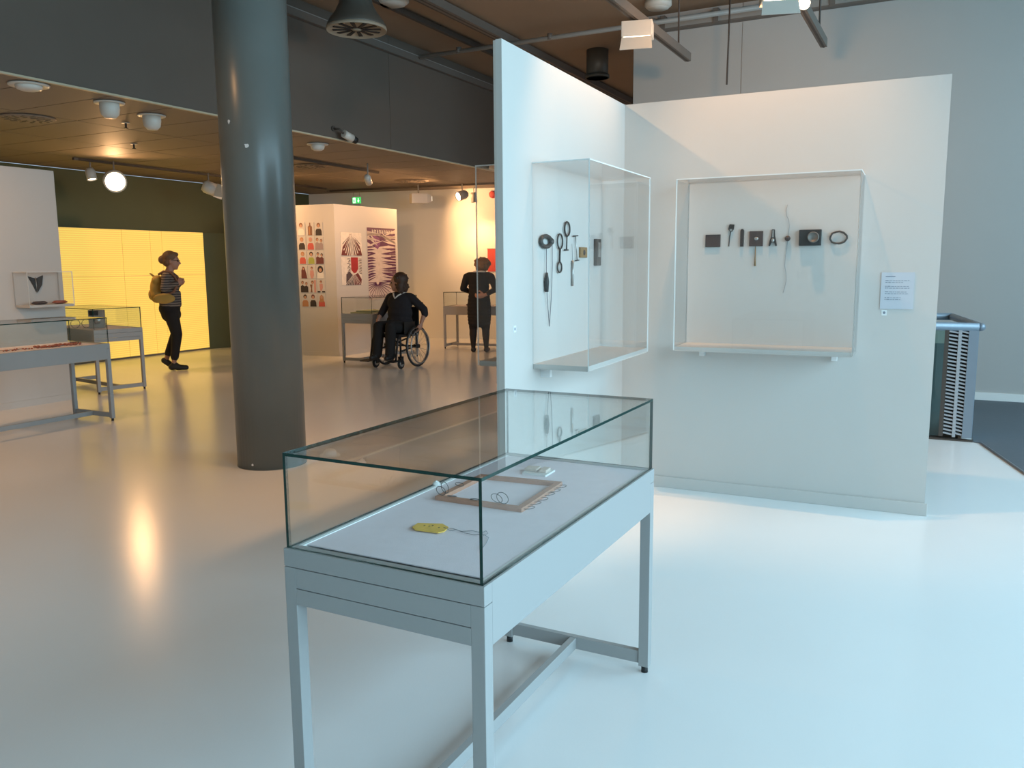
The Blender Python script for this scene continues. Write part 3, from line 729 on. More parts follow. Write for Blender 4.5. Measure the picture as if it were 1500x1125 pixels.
# portraits: (column, row, kind, top colour, hair colour, label)
PC = {'skin_p': (0.50, 0.28, 0.18), 'white_p': (0.72, 0.68, 0.62), 'black_p': (0.03, 0.022, 0.022), 'brown_p': (0.20, 0.09, 0.05), 'red_p': (0.50, 0.09, 0.07), 'green_p': (0.32, 0.36, 0.07),
      'grey_p': (0.32, 0.25, 0.25), 'orange_p': (0.42, 0.20, 0.09), 'maroon_p': (0.13, 0.035, 0.035), 'rose_p': (0.55, 0.27, 0.23)}
for k_, v_ in PC.items(): mat(k_, v_, rough=0.7)
PR = [
 (0, 0, 'half', 'white_p', 'brown_p', 'portrait cut-out of a figure in white holding a stick'),
 (1, 0, 'bottle', 'brown_p', 'brown_p', 'portrait cut-out shaped like a tall brown bottle'),
 (2, 0, 'half', 'black_p', 'brown_p', 'portrait cut-out of a figure in black with pale necklace'),
 (0, 1, 'half', 'black_p', 'orange_p', 'portrait cut-out of a figure with reddish hair in black'),
 (1, 1, 'half', 'red_p', 'rose_p', 'portrait cut-out of a pale figure in red and white'),
 (2, 1, 'pair', 'grey_p', 'brown_p', 'portrait cut-out of two figures in grey'),
 (0, 2, 'half', 'red_p', 'orange_p', 'portrait cut-out of a figure in a bright red top'),
 (1, 2, 'half', 'green_p', 'black_p', 'portrait cut-out of a figure in a green top'),
 (2, 2, 'pair', 'maroon_p', 'black_p', 'portrait cut-out of a couple in dark red'),
 (0, 3, 'cloak', 'maroon_p', 'black_p', 'portrait cut-out of a cloaked dark figure'),
 (1, 3, 'slim', 'rose_p', 'brown_p', 'portrait cut-out of a slim figure in patterned rose'),
 (2, 3, 'afro', 'white_p', 'black_p', 'portrait cut-out of a figure with round black hair in white'),
 (0, 4, 'pair', 'black_p', 'brown_p', 'portrait cut-out of two figures in black'),
 (1, 4, 'trio', 'brown_p', 'brown_p', 'portrait cut-out of a standing figure beside a tall strip'),
 (2, 4, 'sitter', 'white_p', 'brown_p', 'portrait cut-out of a figure above two dark blocks'),
 (0, 5, 'half', 'orange_p', 'black_p', 'portrait cut-out of a figure in orange with black cap'),
 (1, 5, 'half', 'black_p', 'maroon_p', 'portrait cut-out of a figure in black with beads'),
 (2, 5, 'long', 'red_p', 'orange_p', 'portrait cut-out of a long-haired figure in red')]
colx = [(441, 447.5), (454.2, 459.0), (466.7, 471.5)]
rowy = [335.5, 356.5, 377.5, 398.8, 419.4, 440.0]
def poly(q, pts, z=0.004, th=0.0008): q.prism([(x, y, z) for x, y in pts], (0, 0, th))
def oval(cx, cy, rx, ry, n=14): return [(cx + rx * math.cos(2 * math.pi * i / n), cy + ry * math.sin(2 * math.pi * i / n)) for i in range(n)]
for c_, r_, kind, top, hair, lab in PR:
    x = colx[c_][0] + (colx[c_][1] - colx[c_][0]) * r_ / 5
    p = on_plane(x, rowy[r_], Q, NF)
    t = thing('portrait_print', lab, 'picture', mtx=frame(p, -PF, (0, 0, 1)))
    q = MB(); q.box(-0.075, 0.075, -0.105, 0.105, 0.0005, 0.004); q.build('paper', 'panel_white', t)
    def part(nm, m, polys, z=0.004):
        q = MB()
        for pl in polys: poly(q, pl, z)
        q.build(nm, m, t)
    torso = [(-0.058, -0.1), (-0.056, -0.03), (-0.035, 0.005), (0.035, 0.005), (0.056, -0.03), (0.058, -0.1)]
    if kind == 'bottle':
        part('bottle', top, [[(-0.038, -0.1), (-0.04, 0.035), (-0.012, 0.06), (-0.01, 0.1), (0.01, 0.1), (0.012, 0.06), (0.04, 0.035), (0.038, -0.1)]]); part('sheen', 'orange_p', [[(-0.02, -0.09), (-0.022, 0.03), (0.0, 0.03), (0.002, -0.09)]], 0.0048)
        continue
    if kind in ('pair',):
        part('clothes', top, [[(-0.07, -0.1), (-0.068, 0.0), (-0.04, 0.025), (0.0, 0.0), (0.04, 0.015), (0.07, -0.01), (0.07, -0.1)]])
        part('hair', hair, [oval(-0.033, 0.062, 0.024, 0.028), oval(0.038, 0.045, 0.022, 0.026)], 0.0044)
        part('face', 'skin_p', [oval(-0.031, 0.053, 0.016, 0.022), oval(0.036, 0.036, 0.015, 0.02)], 0.0052); continue
    if kind == 'cloak': part('clothes', top, [[(-0.045, -0.1), (-0.04, 0.03), (-0.01, 0.095), (0.02, 0.08), (0.05, -0.02), (0.065, -0.1)]]); part('face', 'skin_p', [oval(0.0, 0.055, 0.014, 0.018)], 0.0048); continue
    if kind == 'slim': torso = [(-0.02, -0.1), (-0.038, -0.04), (-0.03, 0.03), (0.03, 0.03), (0.038, -0.04), (0.02, -0.1)]; hy, hr = 0.062, 0.02
    elif kind == 'trio':
        part('strip', 'rose_p', [[(0.03, -0.1), (0.03, 0.1), (0.065, 0.1), (0.065, -0.1)]]); torso = [(-0.04, -0.1), (-0.03, -0.035), (-0.05, 0.03), (0.0, 0.03), (-0.01, -0.035), (-0.005, -0.1)]; hy, hr = 0.06, 0.024
    elif kind == 'sitter':
        part('blocks', 'black_p', [[(-0.07, -0.1), (-0.07, -0.075), (-0.015, -0.075), (-0.015, -0.1)], [(0.015, -0.1), (0.015, -0.075), (0.07, -0.075), (0.07, -0.1)]])
        torso = [(-0.018, -0.07), (-0.03, 0.04), (0.03, 0.04), (0.034, -0.02), (0.012, -0.07)]; top = 'rose_p'; hy, hr = 0.068, 0.02
    elif kind == 'afro': hy, hr = 0.04, 0.05
    else: hy, hr = 0.055, 0.032
    part('clothes', top, [torso])
    if kind == 'long': part('hair', hair, [[(-0.036, -0.03), (-0.034, 0.06), (0, 0.095), (0.034, 0.06), (0.04, -0.03)]], 0.0044)
    else: part('hair', hair, [oval(0, hy + 0.006, hr * 1.05, hr * 1.15)], 0.0044)
    k_ = 0.62 if kind == 'afro' else 0.8
    part('face', 'skin_p', [oval(0, hy - 0.006, hr * k_ * 0.9, hr * k_)], 0.0052)

# posters: streaky prints, coordinates 0..1 on the sheet
for nm, c in (('ink_purple', (0.095, 0.018, 0.075)), ('ink_violet', (0.20, 0.055, 0.17)), ('ink_mauve', (0.20, 0.12, 0.13)), ('paper_pink', (0.62, 0.50, 0.44)), ('ink_maroon', (0.13, 0.018, 0.022)), ('ink_red', (0.34, 0.012, 0.02)), ('ink_dark', (0.075, 0.05, 0.06)), ('paper_cream', (0.72, 0.64, 0.56))):
    mat(nm, c, rough=0.6, noise=0.25, nscale=14)
def poster(label, x0, y0, x1, y1, paper):
    a_ = on_plane(x0, y0, Q, NG) - Q; b_ = on_plane(x1, y1, Q, NG) - Q
    u0, u1, z1, z0 = a_.dot(PG), b_.dot(PG), a_.z, b_.z
    t = thing('poster', label, 'poster', mtx=frame(Q + PG * u0 + Vector((0, 0, z0)), PG, (0, 0, 1)))
    W_, H_ = u1 - u0, z1 - z0
    q = MB(); q.box(0, W_, 0, H_, 0.0005, 0.004); q.build('sheet', paper, t)
    def ink(nm, m, polys, z):
        q = MB()
        for pl in polys: q.prism([(min(max(x, 0), 1) * W_, min(max(y, 0), 1) * H_, z) for x, y in pl], (0, 0, 0.0005))
        tag(q.build(nm, m, t), kind='stuff' if 'streak' in nm or nm == 'lettering' else None)
    return ink
def streak(xa, ya, xb, yb, w0):
    d = Vector((xb - xa, yb - ya, 0)); n = Vector((-d.y, d.x, 0)).normalized() * w0
    return [(xa + n.x, ya + n.y), ((xa + xb) / 2 + n.x * .8, (ya + yb) / 2 + n.y * 1.3), (xb, yb), ((xa + xb) / 2 - n.x * .8, (ya + yb) / 2 - n.y * .6), (xa - n.x, ya - n.y)]
rnd = random.Random(3)
ink = poster('tall poster of purple streaks around a pale spine', 537, 333, 581, 437, 'paper_pink')
ink('dark_field', 'ink_purple', [[(0, .80), (0, 1), (1, 1), (1, .74), (.75, .76), (.45, .74), (.3, .72)]], 0.004)
ink('violet_patch', 'ink_violet', [[(.1, .84), (.25, .9), (.42, .86), (.45, .78), (.36, .70), (.26, .74), (.22, .8)]], 0.0046)
ink('grey_field', 'ink_mauve', [[(.86, .33), (.84, .56), (.80, .72), (1, .74), (1, .33)]], 0.004)
ink('white_streaks', 'paper_pink', [streak(0 if i % 2 else 1, .72 + .26 * rnd.random(), .35 + .3 * rnd.random(), .74 + .22 * rnd.random(), .010 + .008 * rnd.random()) for i in range(18)] + [streak(1, .36 + .36 * i / 8, .6, .38 + .34 * i / 8, .012) for i in range(9)], 0.0052)
ink('purple_streaks', 'ink_purple', [streak(0 if i % 2 else 1, .25 + .5 * i / 26, .28 if i % 2 else .46, .28 + .46 * i / 26 + rnd.uniform(-.03, .03), .008 + .008 * rnd.random()) for i in range(26)] + [streak(.32 + .05 * math.cos(a), .24 + .03 * math.sin(a), .32 + .75 * math.cos(a), .24 + .34 * math.sin(a), .006) for a in [R(180 + 12 * i) for i in range(16)]], 0.0058)
lt = []
for i in range(9):
    x = .17 + i * .085; lt += [[(x, .92), (x, .975), (x + .018, .975), (x + .018, .92)], [(x + .035, .92), (x + .035, .97), (x + .05, .97), (x + .05, .92)]]
    lt.append([(x, .958 if i % 2 else .94), (x, .968 if i % 2 else .95), (x + .05, .968 if i % 2 else .95), (x + .05, .958 if i % 2 else .94)])
ink('lettering', 'paper_cream', lt, 0.0064)
ink = poster('square poster of dark red feathery streaks', 498.5, 340, 530, 374.5, 'paper_cream')
ink('maroon_field', 'ink_maroon', [[(0, 0), (.1, .5), (.3, .72), (.45, .95), (.6, .75), (.85, .6), (1, .05), (1, 0)]], 0.004)
ink('pale_streaks', 'paper_cream', [streak(.5 + .5 * math.cos(a) * 1.1, .98 + 1.05 * math.sin(a), .5, .98, .022) for a in [R(215 + 11 * i) for i in range(11)]] + [[(.45, 0), (.42, .9), (.5, .9), (.56, 0)]], 0.0046)
ink('dark_streaks', 'ink_dark', [streak(.5 + .5 * math.cos(a), .95 + .9 * math.sin(a), .5 + .1 * math.cos(a), .95 + .2 * math.sin(a), .012) for a in [R(210 + 15 * i) for i in range(9)]], 0.0052)
ink = poster('square poster with a deep red tongue between dark streaks', 499.5, 377, 530.5, 417, 'paper_cream')
ink('red_tongue', 'ink_red', [[(.47, 1), (.47, .55), (.6, .42), (.72, .45), (.82, .6), (.82, 1)]], 0.004)
ink('dark_field', 'ink_dark', [[(.2, 0), (.22, .4), (.4, .48), (.55, .35), (.6, 0)]], 0.004)
ink('maroon_field', 'ink_maroon', [[(.58, 0), (.56, .34), (.8, .44), (.98, .2), (.95, 0)]], 0.004)
ink('dark_streaks', 'ink_dark', [streak(.28 + .04 * (i % 3), .45 + .055 * i, .48, .5 + .05 * i, .014) for i in range(10)] + [streak(1, .4 + .06 * i, .82, .46 + .055 * i, .014) for i in range(10)], 0.0046)
ink('pale_streaks', 'paper_cream', [streak(.15 + .09 * i, 0, .62, .44, .009) for i in range(10)], 0.0052)
# red banner and alarm on the back wall
BW0, BW1 = P(13.55, TL), P(14.9, -5.0)
bd = (BW1 - BW0).normalized(); bn = Vector((bd.y, -bd.x, 0)); bn = bn if bn.y < 0 else -bn
p = on_plane(721, 381, BW0, bn); t = thing('red_banner', 'red banner hung on the back wall', 'banner', mtx=frame(p, bd, (0, 0, 1)))
q = MB(); q.box(-0.09, 0.2, -0.22, 0.22, 0.0, 0.01); q.build('cloth', 'red', t); q = MB(); q.rod((-0.1, 0.22, 0.01), (0.21, 0.22, 0.01), 0.008); q.build('rod', 'lamp_grey', t)
p = on_plane(722, 285, BW0, bn); t = thing('fire_alarm', 'round red alarm high on the back wall', 'alarm', mtx=frame(p, bd, (0, 0, 1)))
q = MB(); q.lathe([(0, 0), (0.065, 0), (0.065, 0.04), (0.05, 0.055), (0, 0.06)], 20); q.build('dome', 'red', t); q = MB(); q.lathe([(0, 0), (0.072, 0), (0.072, 0.012), (0, 0.012)], 20); q.build('base', 'red', t)
# exit sign hanging under the low ceiling
p = at_z(522, 293.5, 2.72); p = P(13.55, p.dot(U) * 13.55 / p.dot(A), 0); pr = on_plane(522, 293.5, P(13.3, 0), A)
t = thing('exit_sign', 'small green lit exit sign with running figure and down arrow', 'sign', mtx=frame(pr, U, (0, 0, 1)))
q = MB(); q.box(-0.10, 0.10, -0.06, 0.06, -0.02, 0.0); q.build('plate', 'exit_green', t)
q = MB(); q.box(-0.085, -0.02, -0.05, 0.05, 0, 0.002); q.build('doorway', 'exit_white', t)
q = MB(); q.prism([(-0.055 + 0.008 * math.cos(a), 0.032 + 0.008 * math.sin(a), 0.002) for a in [i * math.pi / 4 for i in range(8)]], (0, 0, 0.001)); q.prism([(-0.065, 0.02, 0.002), (-0.045, 0.02, 0.002), (-0.04, -0.005, 0.002), (-0.03, -0.04, 0.002), (-0.04, -0.042, 0.002), (-0.052, -0.01, 0.002), (-0.07, -0.04, 0.002), (-0.078, -0.035, 0.002)], (0, 0, 0.001)); q.build('running_figure', 'exit_green', t)
q = MB(); q.prism([(0.04, 0.04, 0), (0.055, 0.04, 0), (0.055, -0.005, 0), (0.075, -0.005, 0), (0.0475, -0.045, 0), (0.02, -0.005, 0), (0.04, -0.005, 0)], (0, 0, 0.002)); q.build('arrow', 'exit_white', t)
q = MB()
for x in (-0.07, 0.07): q.rod((x, 0.06, -0.01), (x, Z_LOW - pr.z, -0.01), 0.004, 6)
q.build('hanger', 'lamp_grey', t)

# ------------------------------------------------------------------ stair railing
RZ = 0.96
t = thing('stair_railing', 'grey steel stair railing with green glass and slotted corner post', 'railing', mtx=Matrix.Translation(P(7.55, 0.2)))
NR, FR = 7.55, 8.92
q = MB(); q.tube([P(NR, -2.7, RZ - .03), P(NR, 0.27, RZ - .03)], 0.035, 12); under(t, q.build('handrail', 'rail_steel'))
q = MB(); q.tube([P(NR, 0.27, RZ - .03), P(NR + 0.02, 0.285, RZ - .03), P(FR, 0.085, RZ - .03)], 0.032, 12); under(t, q.build('handrail', 'rail_steel'))
q = MB(); q.tube([P(FR, -2.7, RZ - .03), P(FR, 0.085, RZ - .03)], 0.035, 12); under(t, q.build('handrail', 'rail_steel'))
q = MB(); sbox(q, NR - 0.006, NR + 0.006, -2.65, 0.03, 0.03, RZ - 0.05); under(t, q.build('glass_panel', 'rail_glass'))
q = MB(); sbox(q, 8.815, 8.845, -2.58, 0.19, -0.3, 0.68); under(t, q.build('infill_panel', 'floor_dark'))
q = MB(); sbox(q, NR - 0.03, NR + 0.03, -2.65, 0.28, 0.0, 0.012); under(t, q.build('base_shoe', 'rail_dark'))
for a, b, m in ((0.03, 0.062, 'rail_dark'), (0.128, 0.152, 'slot_plate'), (0.20, 0.265, 'rail_steel')):
    q = MB(); q.prism([P(NR - 0.02, a, 0.03), P(NR + 0.05, a, 0.03), P(NR + 0.05, b, 0.03), P(NR - 0.02, b, 0.03)], (0, 0, RZ - 0.07)); under(t, q.build('post_bar', m))
q = MB(); sbox(q, NR + 0.035, NR + 0.045, 0.06, 0.21, 0.03, RZ - 0.05); under(t, q.build('post_back', 'rail_dark'))
q = MB(); sbox(q, NR, NR + 0.3, 0.262, 0.272, 0.03, RZ - 0.05); under(t, q.build('side_plate', 'rail_steel'))
sl = None
for (a, b) in ((0.06, 0.13), (0.15, 0.205)):
    q = MB(); q.prism([P(NR - 0.015, a, 0.0), P(NR + 0.03, a, 0.0), P(NR + 0.03, b, -0.012), P(NR - 0.015, b, -0.012)], (0, 0, 0.013))
    base = q.build('slat', 'slot_plate'); me = base.data
    for i in range(29):
        o = base if i == 0 else bpy.data.objects.new('slat', me)
        if i: COL.objects.link(o)
        o.location = (0, 0, 0.055 + i * 0.0297); under(t, o)

# ------------------------------------------------------------------ ceiling services, high side
def nozzle(label, s, t_, z0, r, neck, ztop):
    t = thing('air_nozzle', label, 'vent', P(s, t_, z0))
    q = MB(); q.lathe([(r * .99, 0.01), (r, 0.0), (r * 1.0, 0.05), (r * 0.93, 0.09), (r * 0.72, 0.17), (r * 0.58, 0.25), (neck, 0.34), (neck, ztop - z0)], 32, caps=False); q.build('cone', 'duct_grey', t)
    q = MB(); q.lathe([(0, 0.015), (r * .97, 0.015), (r, 0.0), (r * 1.02, 0.0), (r * 1.02, 0.03), (0, 0.03)], 32); q.build('face_plate', 'duct_face', t)
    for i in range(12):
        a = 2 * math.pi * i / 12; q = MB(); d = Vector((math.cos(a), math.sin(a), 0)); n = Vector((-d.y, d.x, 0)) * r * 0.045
        q.prism([d * r * .2 - n + Vector((0, 0, 0.008)), d * r * .82 - n * 1.6 + Vector((0, 0, 0.008)), d * r * .82 + n * 1.6 + Vector((0, 0, 0.008)), d * r * .2 + n + Vector((0, 0, 0.008))], (0, 0, 0.008)); q.build('slot_shade', 'black', t)  # black slabs put in for the shade inside the nozzle openings
    q = MB(); q.lathe([(0, 0.005), (r * .15, 0.005), (r * .15, 0.016), (0, 0.016)], 16); q.build('hub', 'duct_face', t)
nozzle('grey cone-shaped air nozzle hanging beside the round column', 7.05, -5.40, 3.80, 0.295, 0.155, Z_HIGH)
p = at_z(875, 118, 3.95); t = thing('air_duct', 'dark round duct stub under the brown ceiling behind the panels', 'duct', (p.x, p.y, 3.98))
q = MB(); q.lathe([(0.15, 0.0), (0.15, Z_HIGH - 3.98)], 24); q.build('pipe', 'duct_grey', t); q = MB(); q.lathe([(0.165, 0.0), (0.165, 0.04)], 24); q.build('collar', 'duct_grey', t)
def rail(name, label, cat, p0, p1, w_, h_, m, parts=None):
    d = (p1 - p0); L_ = d.length; t = thing(name, label, cat, mtx=frame(p0, d, Vector((0, 0, 1)).cross(d)))
    q = MB(); q.box(0, L_, -w_ / 2, w_ / 2, -h_ / 2, h_ / 2); q.build('profile', m, t)
    return t, L_
t, L_ = rail('lighting_track', 'long dark lighting track on the brown ceiling', 'track', P(2.0, -5.10, 4.29), P(14.8, -5.10, 4.29), 0.10, 0.09, 'rail_grey')
q = MB(); q.box(0, L_, -0.012, 0.012, -0.047, -0.04); q.build('slot_shade', 'rail_dark', t)  # dark strip put in for the shade inside the track groove
q = MB(); q.box(0, L_, 0.05, 0.075, -0.045, 0.06); q.build('side_lip', 'rail_dark', t)
t, L_ = rail('cable_tray', 'thin dark cable tray on the brown ceiling', 'cable tray', P(6.0, -5.62, 4.30), P(14.5, -5.62, 4.30), 0.05, 0.06, 'rail_dark')
for i in range(7):
    q = MB(); x = 0.6 + i * 1.2; q.rod((x, 0, 0.02), (x, 0, Z_HIGH - 4.30), 0.006, 6); q.build('hanger', 'rail_dark', t)
t, L_ = rail('wall_conduit', 'pale conduit running along the grey fascia top', 'conduit', P(4.0, T_F + 0.04, 4.17), P(14.6, T_F + 0.04, 4.17), 0.06, 0.08, 'rail_grey')
q = MB(); q.box(0, L_, -0.034, 0.034, 0.04, 0.048); q.build('lid', 'lamp_grey', t)
t = thing('sprinkler_pipe', 'pale pipe crossing the brown ceiling', 'pipe', mtx=frame(P(at_z(722, 68, 4.2).dot(A), -6.36, 4.2), U, (0, 0, 1)))
q = MB(); q.rod((0, 0, 0), (4.6, 0, 0), 0.028); q.build('pipe', 'lamp_grey', t); q = MB()
for x in (0.6, 1.9, 3.2): q.rod((x, -0.02, 0), (x, 0.05, 0), 0.034)
q.build('clamp', 'rail_grey', t)
def ceiling_disc(label, x, y, r):
    p = at_z(x, y, Z_HIGH - 0.06); t = thing('ceiling_disc', label, 'ceiling fitting', (p.x, p.y, Z_HIGH))
    q = MB(); q.lathe([(r * 0.8, -0.075), (r, -0.05), (r, 0.0)], 28); q.build('housing', 'lamp_white', t); q = MB(); q.lathe([(0, -0.08), (r * 0.78, -0.08), (r * 0.78, -0.07), (0, -0.07)], 28); q.build('cover', 'lamp_white', t)
ceiling_disc('pale round ceiling disc beside the air nozzle', 575, 4, 0.18)
ceiling_disc('pale round ceiling disc above the box projector', 964, 10, 0.15)
# tray along the top of the white wall
t, L_ = rail('wall_trunking', 'grey trunking along the top of the white wall', 'conduit', P(S_WALL - 0.05, T_END, 4.22), P(S_WALL - 0.05, 1.5, 4.22), 0.08, 0.11, 'lamp_grey')
q = MB(); q.box(0, L_, -0.045, 0.045, -0.075, -0.055); q.build('lip', 'rail_grey', t)
for i in range(4):
    q = MB(); x = 0.35 + i * 0.62; q.box(x, x + 0.06, -0.05, 0.05, -0.06, 0.09); q.build('clip', 'rail_grey', t)
# hanging light rails with lamps
def hang_rail(label, ex, ey, z, length):
    p1 = at_z(ex, ey, z); p0 = p1 - A * length
    t, L_ = rail('light_rail', label, 'track', p0, p1, 0.06, 0.08, 'rail_grey')
    q = MB(); q.box(0, L_, -0.010, 0.010, -0.043, -0.038); q.build('slot_shade', 'rail_dark', t)  # dark strip in place of a shaded groove under the rail
    for x in (L_ - 0.35, L_ - 2.3):
        q = MB(); q.tube([(x, 0, 0.04), (x, 0.004, (Z_HIGH - z) * .6), (x, 0, Z_HIGH - z)], 0.009, 6); q.build('hanger', 'rail_dark', t)
    return (p1.dot(U), z)
rl1 = hang_rail('hanging grey light rail carrying the box projector', 1008, 84, 3.55, 4.6)
rl2 = hang_rail('hanging grey light rail ending before the white wall', 1207, 63, 3.55, 4.6)
def floodlight(label, x, y, z, yaw, lit, rl, power, aim):
    p = at_z(x, y, z); t = thing('box_projector', label, 'lamp', (p.x, p.y, p.z), yaw)
    q = MB(); q.box(-0.13, 0.13, -0.09, 0.09, -0.055, 0.075); q.build('housing', 'lamp_white', t, 0.006)
    q = MB(); q.prism([(-0.125, -0.092, -0.06), (0.125, -0.092, -0.06), (0.135, -0.15, -0.17), (-0.135, -0.15, -0.17)], (0, 0.006, -0.003)); q.build('visor', 'lamp_white', t)
    q = MB(); q.box(-0.11, 0.11, -0.088, 0.06, -0.063, -0.055); q.build('lamp_glass', 'lamp_glow' if lit else 'lamp_glow_soft', t)
    d_ = Matrix.Rotation(-yaw, 3, 'Z') @ (P(p.dot(A) + 0.05, rl[0], rl[1] - 0.035) - p)
    q = MB(); q.rod((0.0, 0.0, 0.07), d_, 0.016); q.build('arm', 'lamp_grey', t)
    spot('projector_lamp', p + Vector((0, 0, -0.085)), p + Vector(aim), power, 150, 0.8, radius=0.11)
floodlight('white box projector lamp with visor on the hanging rail', 934, 47, 3.41, R(-14), False, rl1, 40, (0, 0, -1))
floodlight('bright lit projector lamp on the second hanging rail', 1141, -7, 3.40, R(-10), True, rl2, 170, A * 1.0 - U * 0.75 + Vector((0, 0, -0.45)))
p = at_z(1178, 5, 3.42); t = thing('glowing_bulb', 'round glowing lamp bulb on the second hanging rail', 'lamp', (p.x, p.y, p.z))
q = MB(); q.ell((0, 0, 0), (0.045, 0.045, 0.045)); q.build('bulb', 'lamp_glow', t)
d_ = P(p.dot(A), rl2[0], rl2[1] - 0.04) - p
q = MB(); q.rod(d_.normalized() * 0.04, d_, 0.018); q.build('socket', 'lamp_grey', t)
p1 = at_z(1064.5, 124, 3.0); pc = P(9.0, on_plane(1064.5, 124, P(9.0, 0), A).dot(U), 0); zc = on_plane(1064.5, 124, P(9.0, 0), A).z
t = thing('hanging_cord', 'thin dark cord hanging free before the white wall', 'cord', (pc.x, pc.y, zc))
q = MB(); q.tube([(0, 0, 0), (0.008, 0, 0.5), (0.012, 0, Z_HIGH - zc)], 0.009, 6); q.build('cord', 'rail_dark', t); q = MB(); q.rod((0.012, 0, Z_HIGH - zc - 0.02), (0.012, 0, Z_HIGH - zc), 0.02); q.build('rose', 'lamp_grey', t)

# ------------------------------------------------------------------ low ceiling fittings
def on_low(x, y): p = at_z(x, y, Z_LOW); p.z = Z_LOW; return p
def eyeball(label, x, y, r, drop):
    p = on_low(x, y); t = thing('recessed_spotlight', label, 'lamp', (p.x, p.y, Z_LOW), TH)
    q = MB(); q.lathe([(r * .8, -0.006), (r * 1.5, -0.012), (r * 1.55, 0.0)], 24); q.build('trim_ring', 'lamp_white', t)
    q = MB(); q.lathe([(0, -drop), (r * .55, -drop * .98), (r * .9, -drop * .75), (r, -drop * .4), (r, 0)], 24); q.build('shade', 'lamp_white', t)
eyeball('flat white recessed spotlight at the ceiling edge', 42, 124, 0.10, 0.05)
eyeball('white drum recessed spotlight beside the ceiling vent', 160, 150, 0.085, 0.14)
eyeball('white drum recessed spotlight beside the sprinkler', 222, 169, 0.085, 0.14)
eyeball('tilted recessed spotlight past the column', 465, 211, 0.085, 0.08)
def diffuser(label, x, y, r):
    p = on_low(x, y); t = thing('ceiling_vent', label, 'vent', (p.x, p.y, Z_LOW), TH)
    q = MB(); q.lathe([(0, -0.012), (r, -0.012), (r * 1.06, -0.004), (r * 1.06, 0)], 32); q.build('plate', 'ceiling_low', t)
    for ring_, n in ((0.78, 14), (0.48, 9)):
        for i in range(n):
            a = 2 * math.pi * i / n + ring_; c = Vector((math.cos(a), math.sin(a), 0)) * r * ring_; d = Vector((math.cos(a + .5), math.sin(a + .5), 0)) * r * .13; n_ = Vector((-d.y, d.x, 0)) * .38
            q = MB(); q.prism([c - d - n_ + Vector((0, 0, -0.015)), c + d - n_ + Vector((0, 0, -0.015)), c + d + n_ + Vector((0, 0, -0.015)), c - d + n_ + Vector((0, 0, -0.015))], (0, 0, 0.004)); q.build('slot_shade', 'rail_dark', t)  # dark slabs in place of shaded openings in the vent plate
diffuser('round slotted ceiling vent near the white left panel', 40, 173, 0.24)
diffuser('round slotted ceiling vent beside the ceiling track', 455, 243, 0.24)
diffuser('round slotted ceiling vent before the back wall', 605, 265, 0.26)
def sprinkler(label, x, y):
    p = on_low(x, y); t = thing('sprinkler', label, 'sprinkler', (p.x, p.y, Z_LOW))
    q = MB(); q.lathe([(0.04, -0.004), (0.04, 0)], 16); q.build('rose', 'lamp_white', t); q = MB(); q.rod((0, 0, 0), (0, 0, -0.05), 0.011, 8); q.build('head', 'bronze', t)
    q = MB(); q.lathe([(0, -0.056), (0.022, -0.056), (0.022, -0.05), (0, -0.05)], 14); q.build('deflector', 'bronze', t)
sprinkler('small sprinkler beside the drum spotlight', 184, 180)
sprinkler('small sprinkler nearer the yellow wall', 196, 211)
def track(label, pa, pb):
    t, L_ = rail('ceiling_track', label, 'track', pa, pb, 0.035, 0.03, 'rail_dark'); q = MB(); q.box(0, L_, -0.006, 0.006, -0.018, -0.014); q.build('slot_shade', 'black', t)  # black strip stands for shade in the track groove
    q = MB(); q.box(0, 0.06, -0.022, 0.022, -0.02, 0.014); q.build('feed_end', 'rail_grey', t)
zt = Z_LOW - 0.016
track('dark ceiling track before the dark green wall', P(7.4, -10.45, zt), P(12.6, -10.50, zt))
track('dark ceiling track past the column', P(8.2, -7.9, zt), P(10.9, -8.02, zt))
track('dark ceiling track before the posters and back wall', P(13.0, -10.8, zt), P(13.45, -6.8, zt))
def track_spot(label, x, y, zc, r, L_, aim, power, lit=True, m='lamp_white', size=70, doors=False, glow='lamp_glow', lamp=True):
    """can spotlight: centre at pixel (x,y) at height zc, aimed along aim"""
    p = at_z(x, y, zc); d = Vector(aim).normalized()
    mt = Matrix.Translation(p) @ d.to_track_quat('Z', 'Y').to_matrix().to_4x4()
    t = thing('track_spotlight', label, 'lamp', mtx=mt)
    q = MB(); q.lathe([(0, -L_ / 2), (r * .7, -L_ / 2), (r, -L_ / 4), (r, L_ / 2), (r * .9, L_ / 2), (r * .85, L_ / 2 - .02), (0, L_ / 2 - .02)], 22); q.build('can', m, t)
    if lit: q = MB(); q.lathe([(0, L_ / 2 - .012), (r * .84, L_ / 2 - .012), (r * .84, L_ / 2 - .016), (0, L_ / 2 - .016)], 22); q.build('lens', glow, t)
    q = MB(); i3 = mt.inverted(); q.rod(i3 @ p, i3 @ Vector((p.x, p.y, Z_LOW)), 0.010, 8); q.build('stem', 'lamp_grey', t)
    if doors:
        for sx in (-1, 1):
            q = MB(); q.prism([(sx * r, -r, L_ / 2), (sx * r, r, L_ / 2), (sx * r * 1.9, r * .9, L_ / 2 + r * 1.3), (sx * r * 1.9, -r * .9, L_ / 2 + r * 1.3)], (sx * 0.004, 0, 0)); q.build('barn_door', m, t)
    if power and lamp:
        o = spot('track_lamp', p + d * (L_ / 2 + 0.03), p + d * 3, power, size, 0.8)
    return p
dn = Vector((0, 0, -1))
TOCAM = Vector((4.2, -9.0, -1.6))
track_spot('white can spotlight next to the dazzling lamp', 133, 255, 2.74, 0.065, 0.16, U * 0.25 + dn * 1.0, 90, glow='lamp_glow_soft')
track_spot('dazzling lit square lamp before the green wall', 168, 265, 2.66, 0.15, 0.16, U * 0.9 - A * 0.55 + dn * 0.28, 45, size=150)
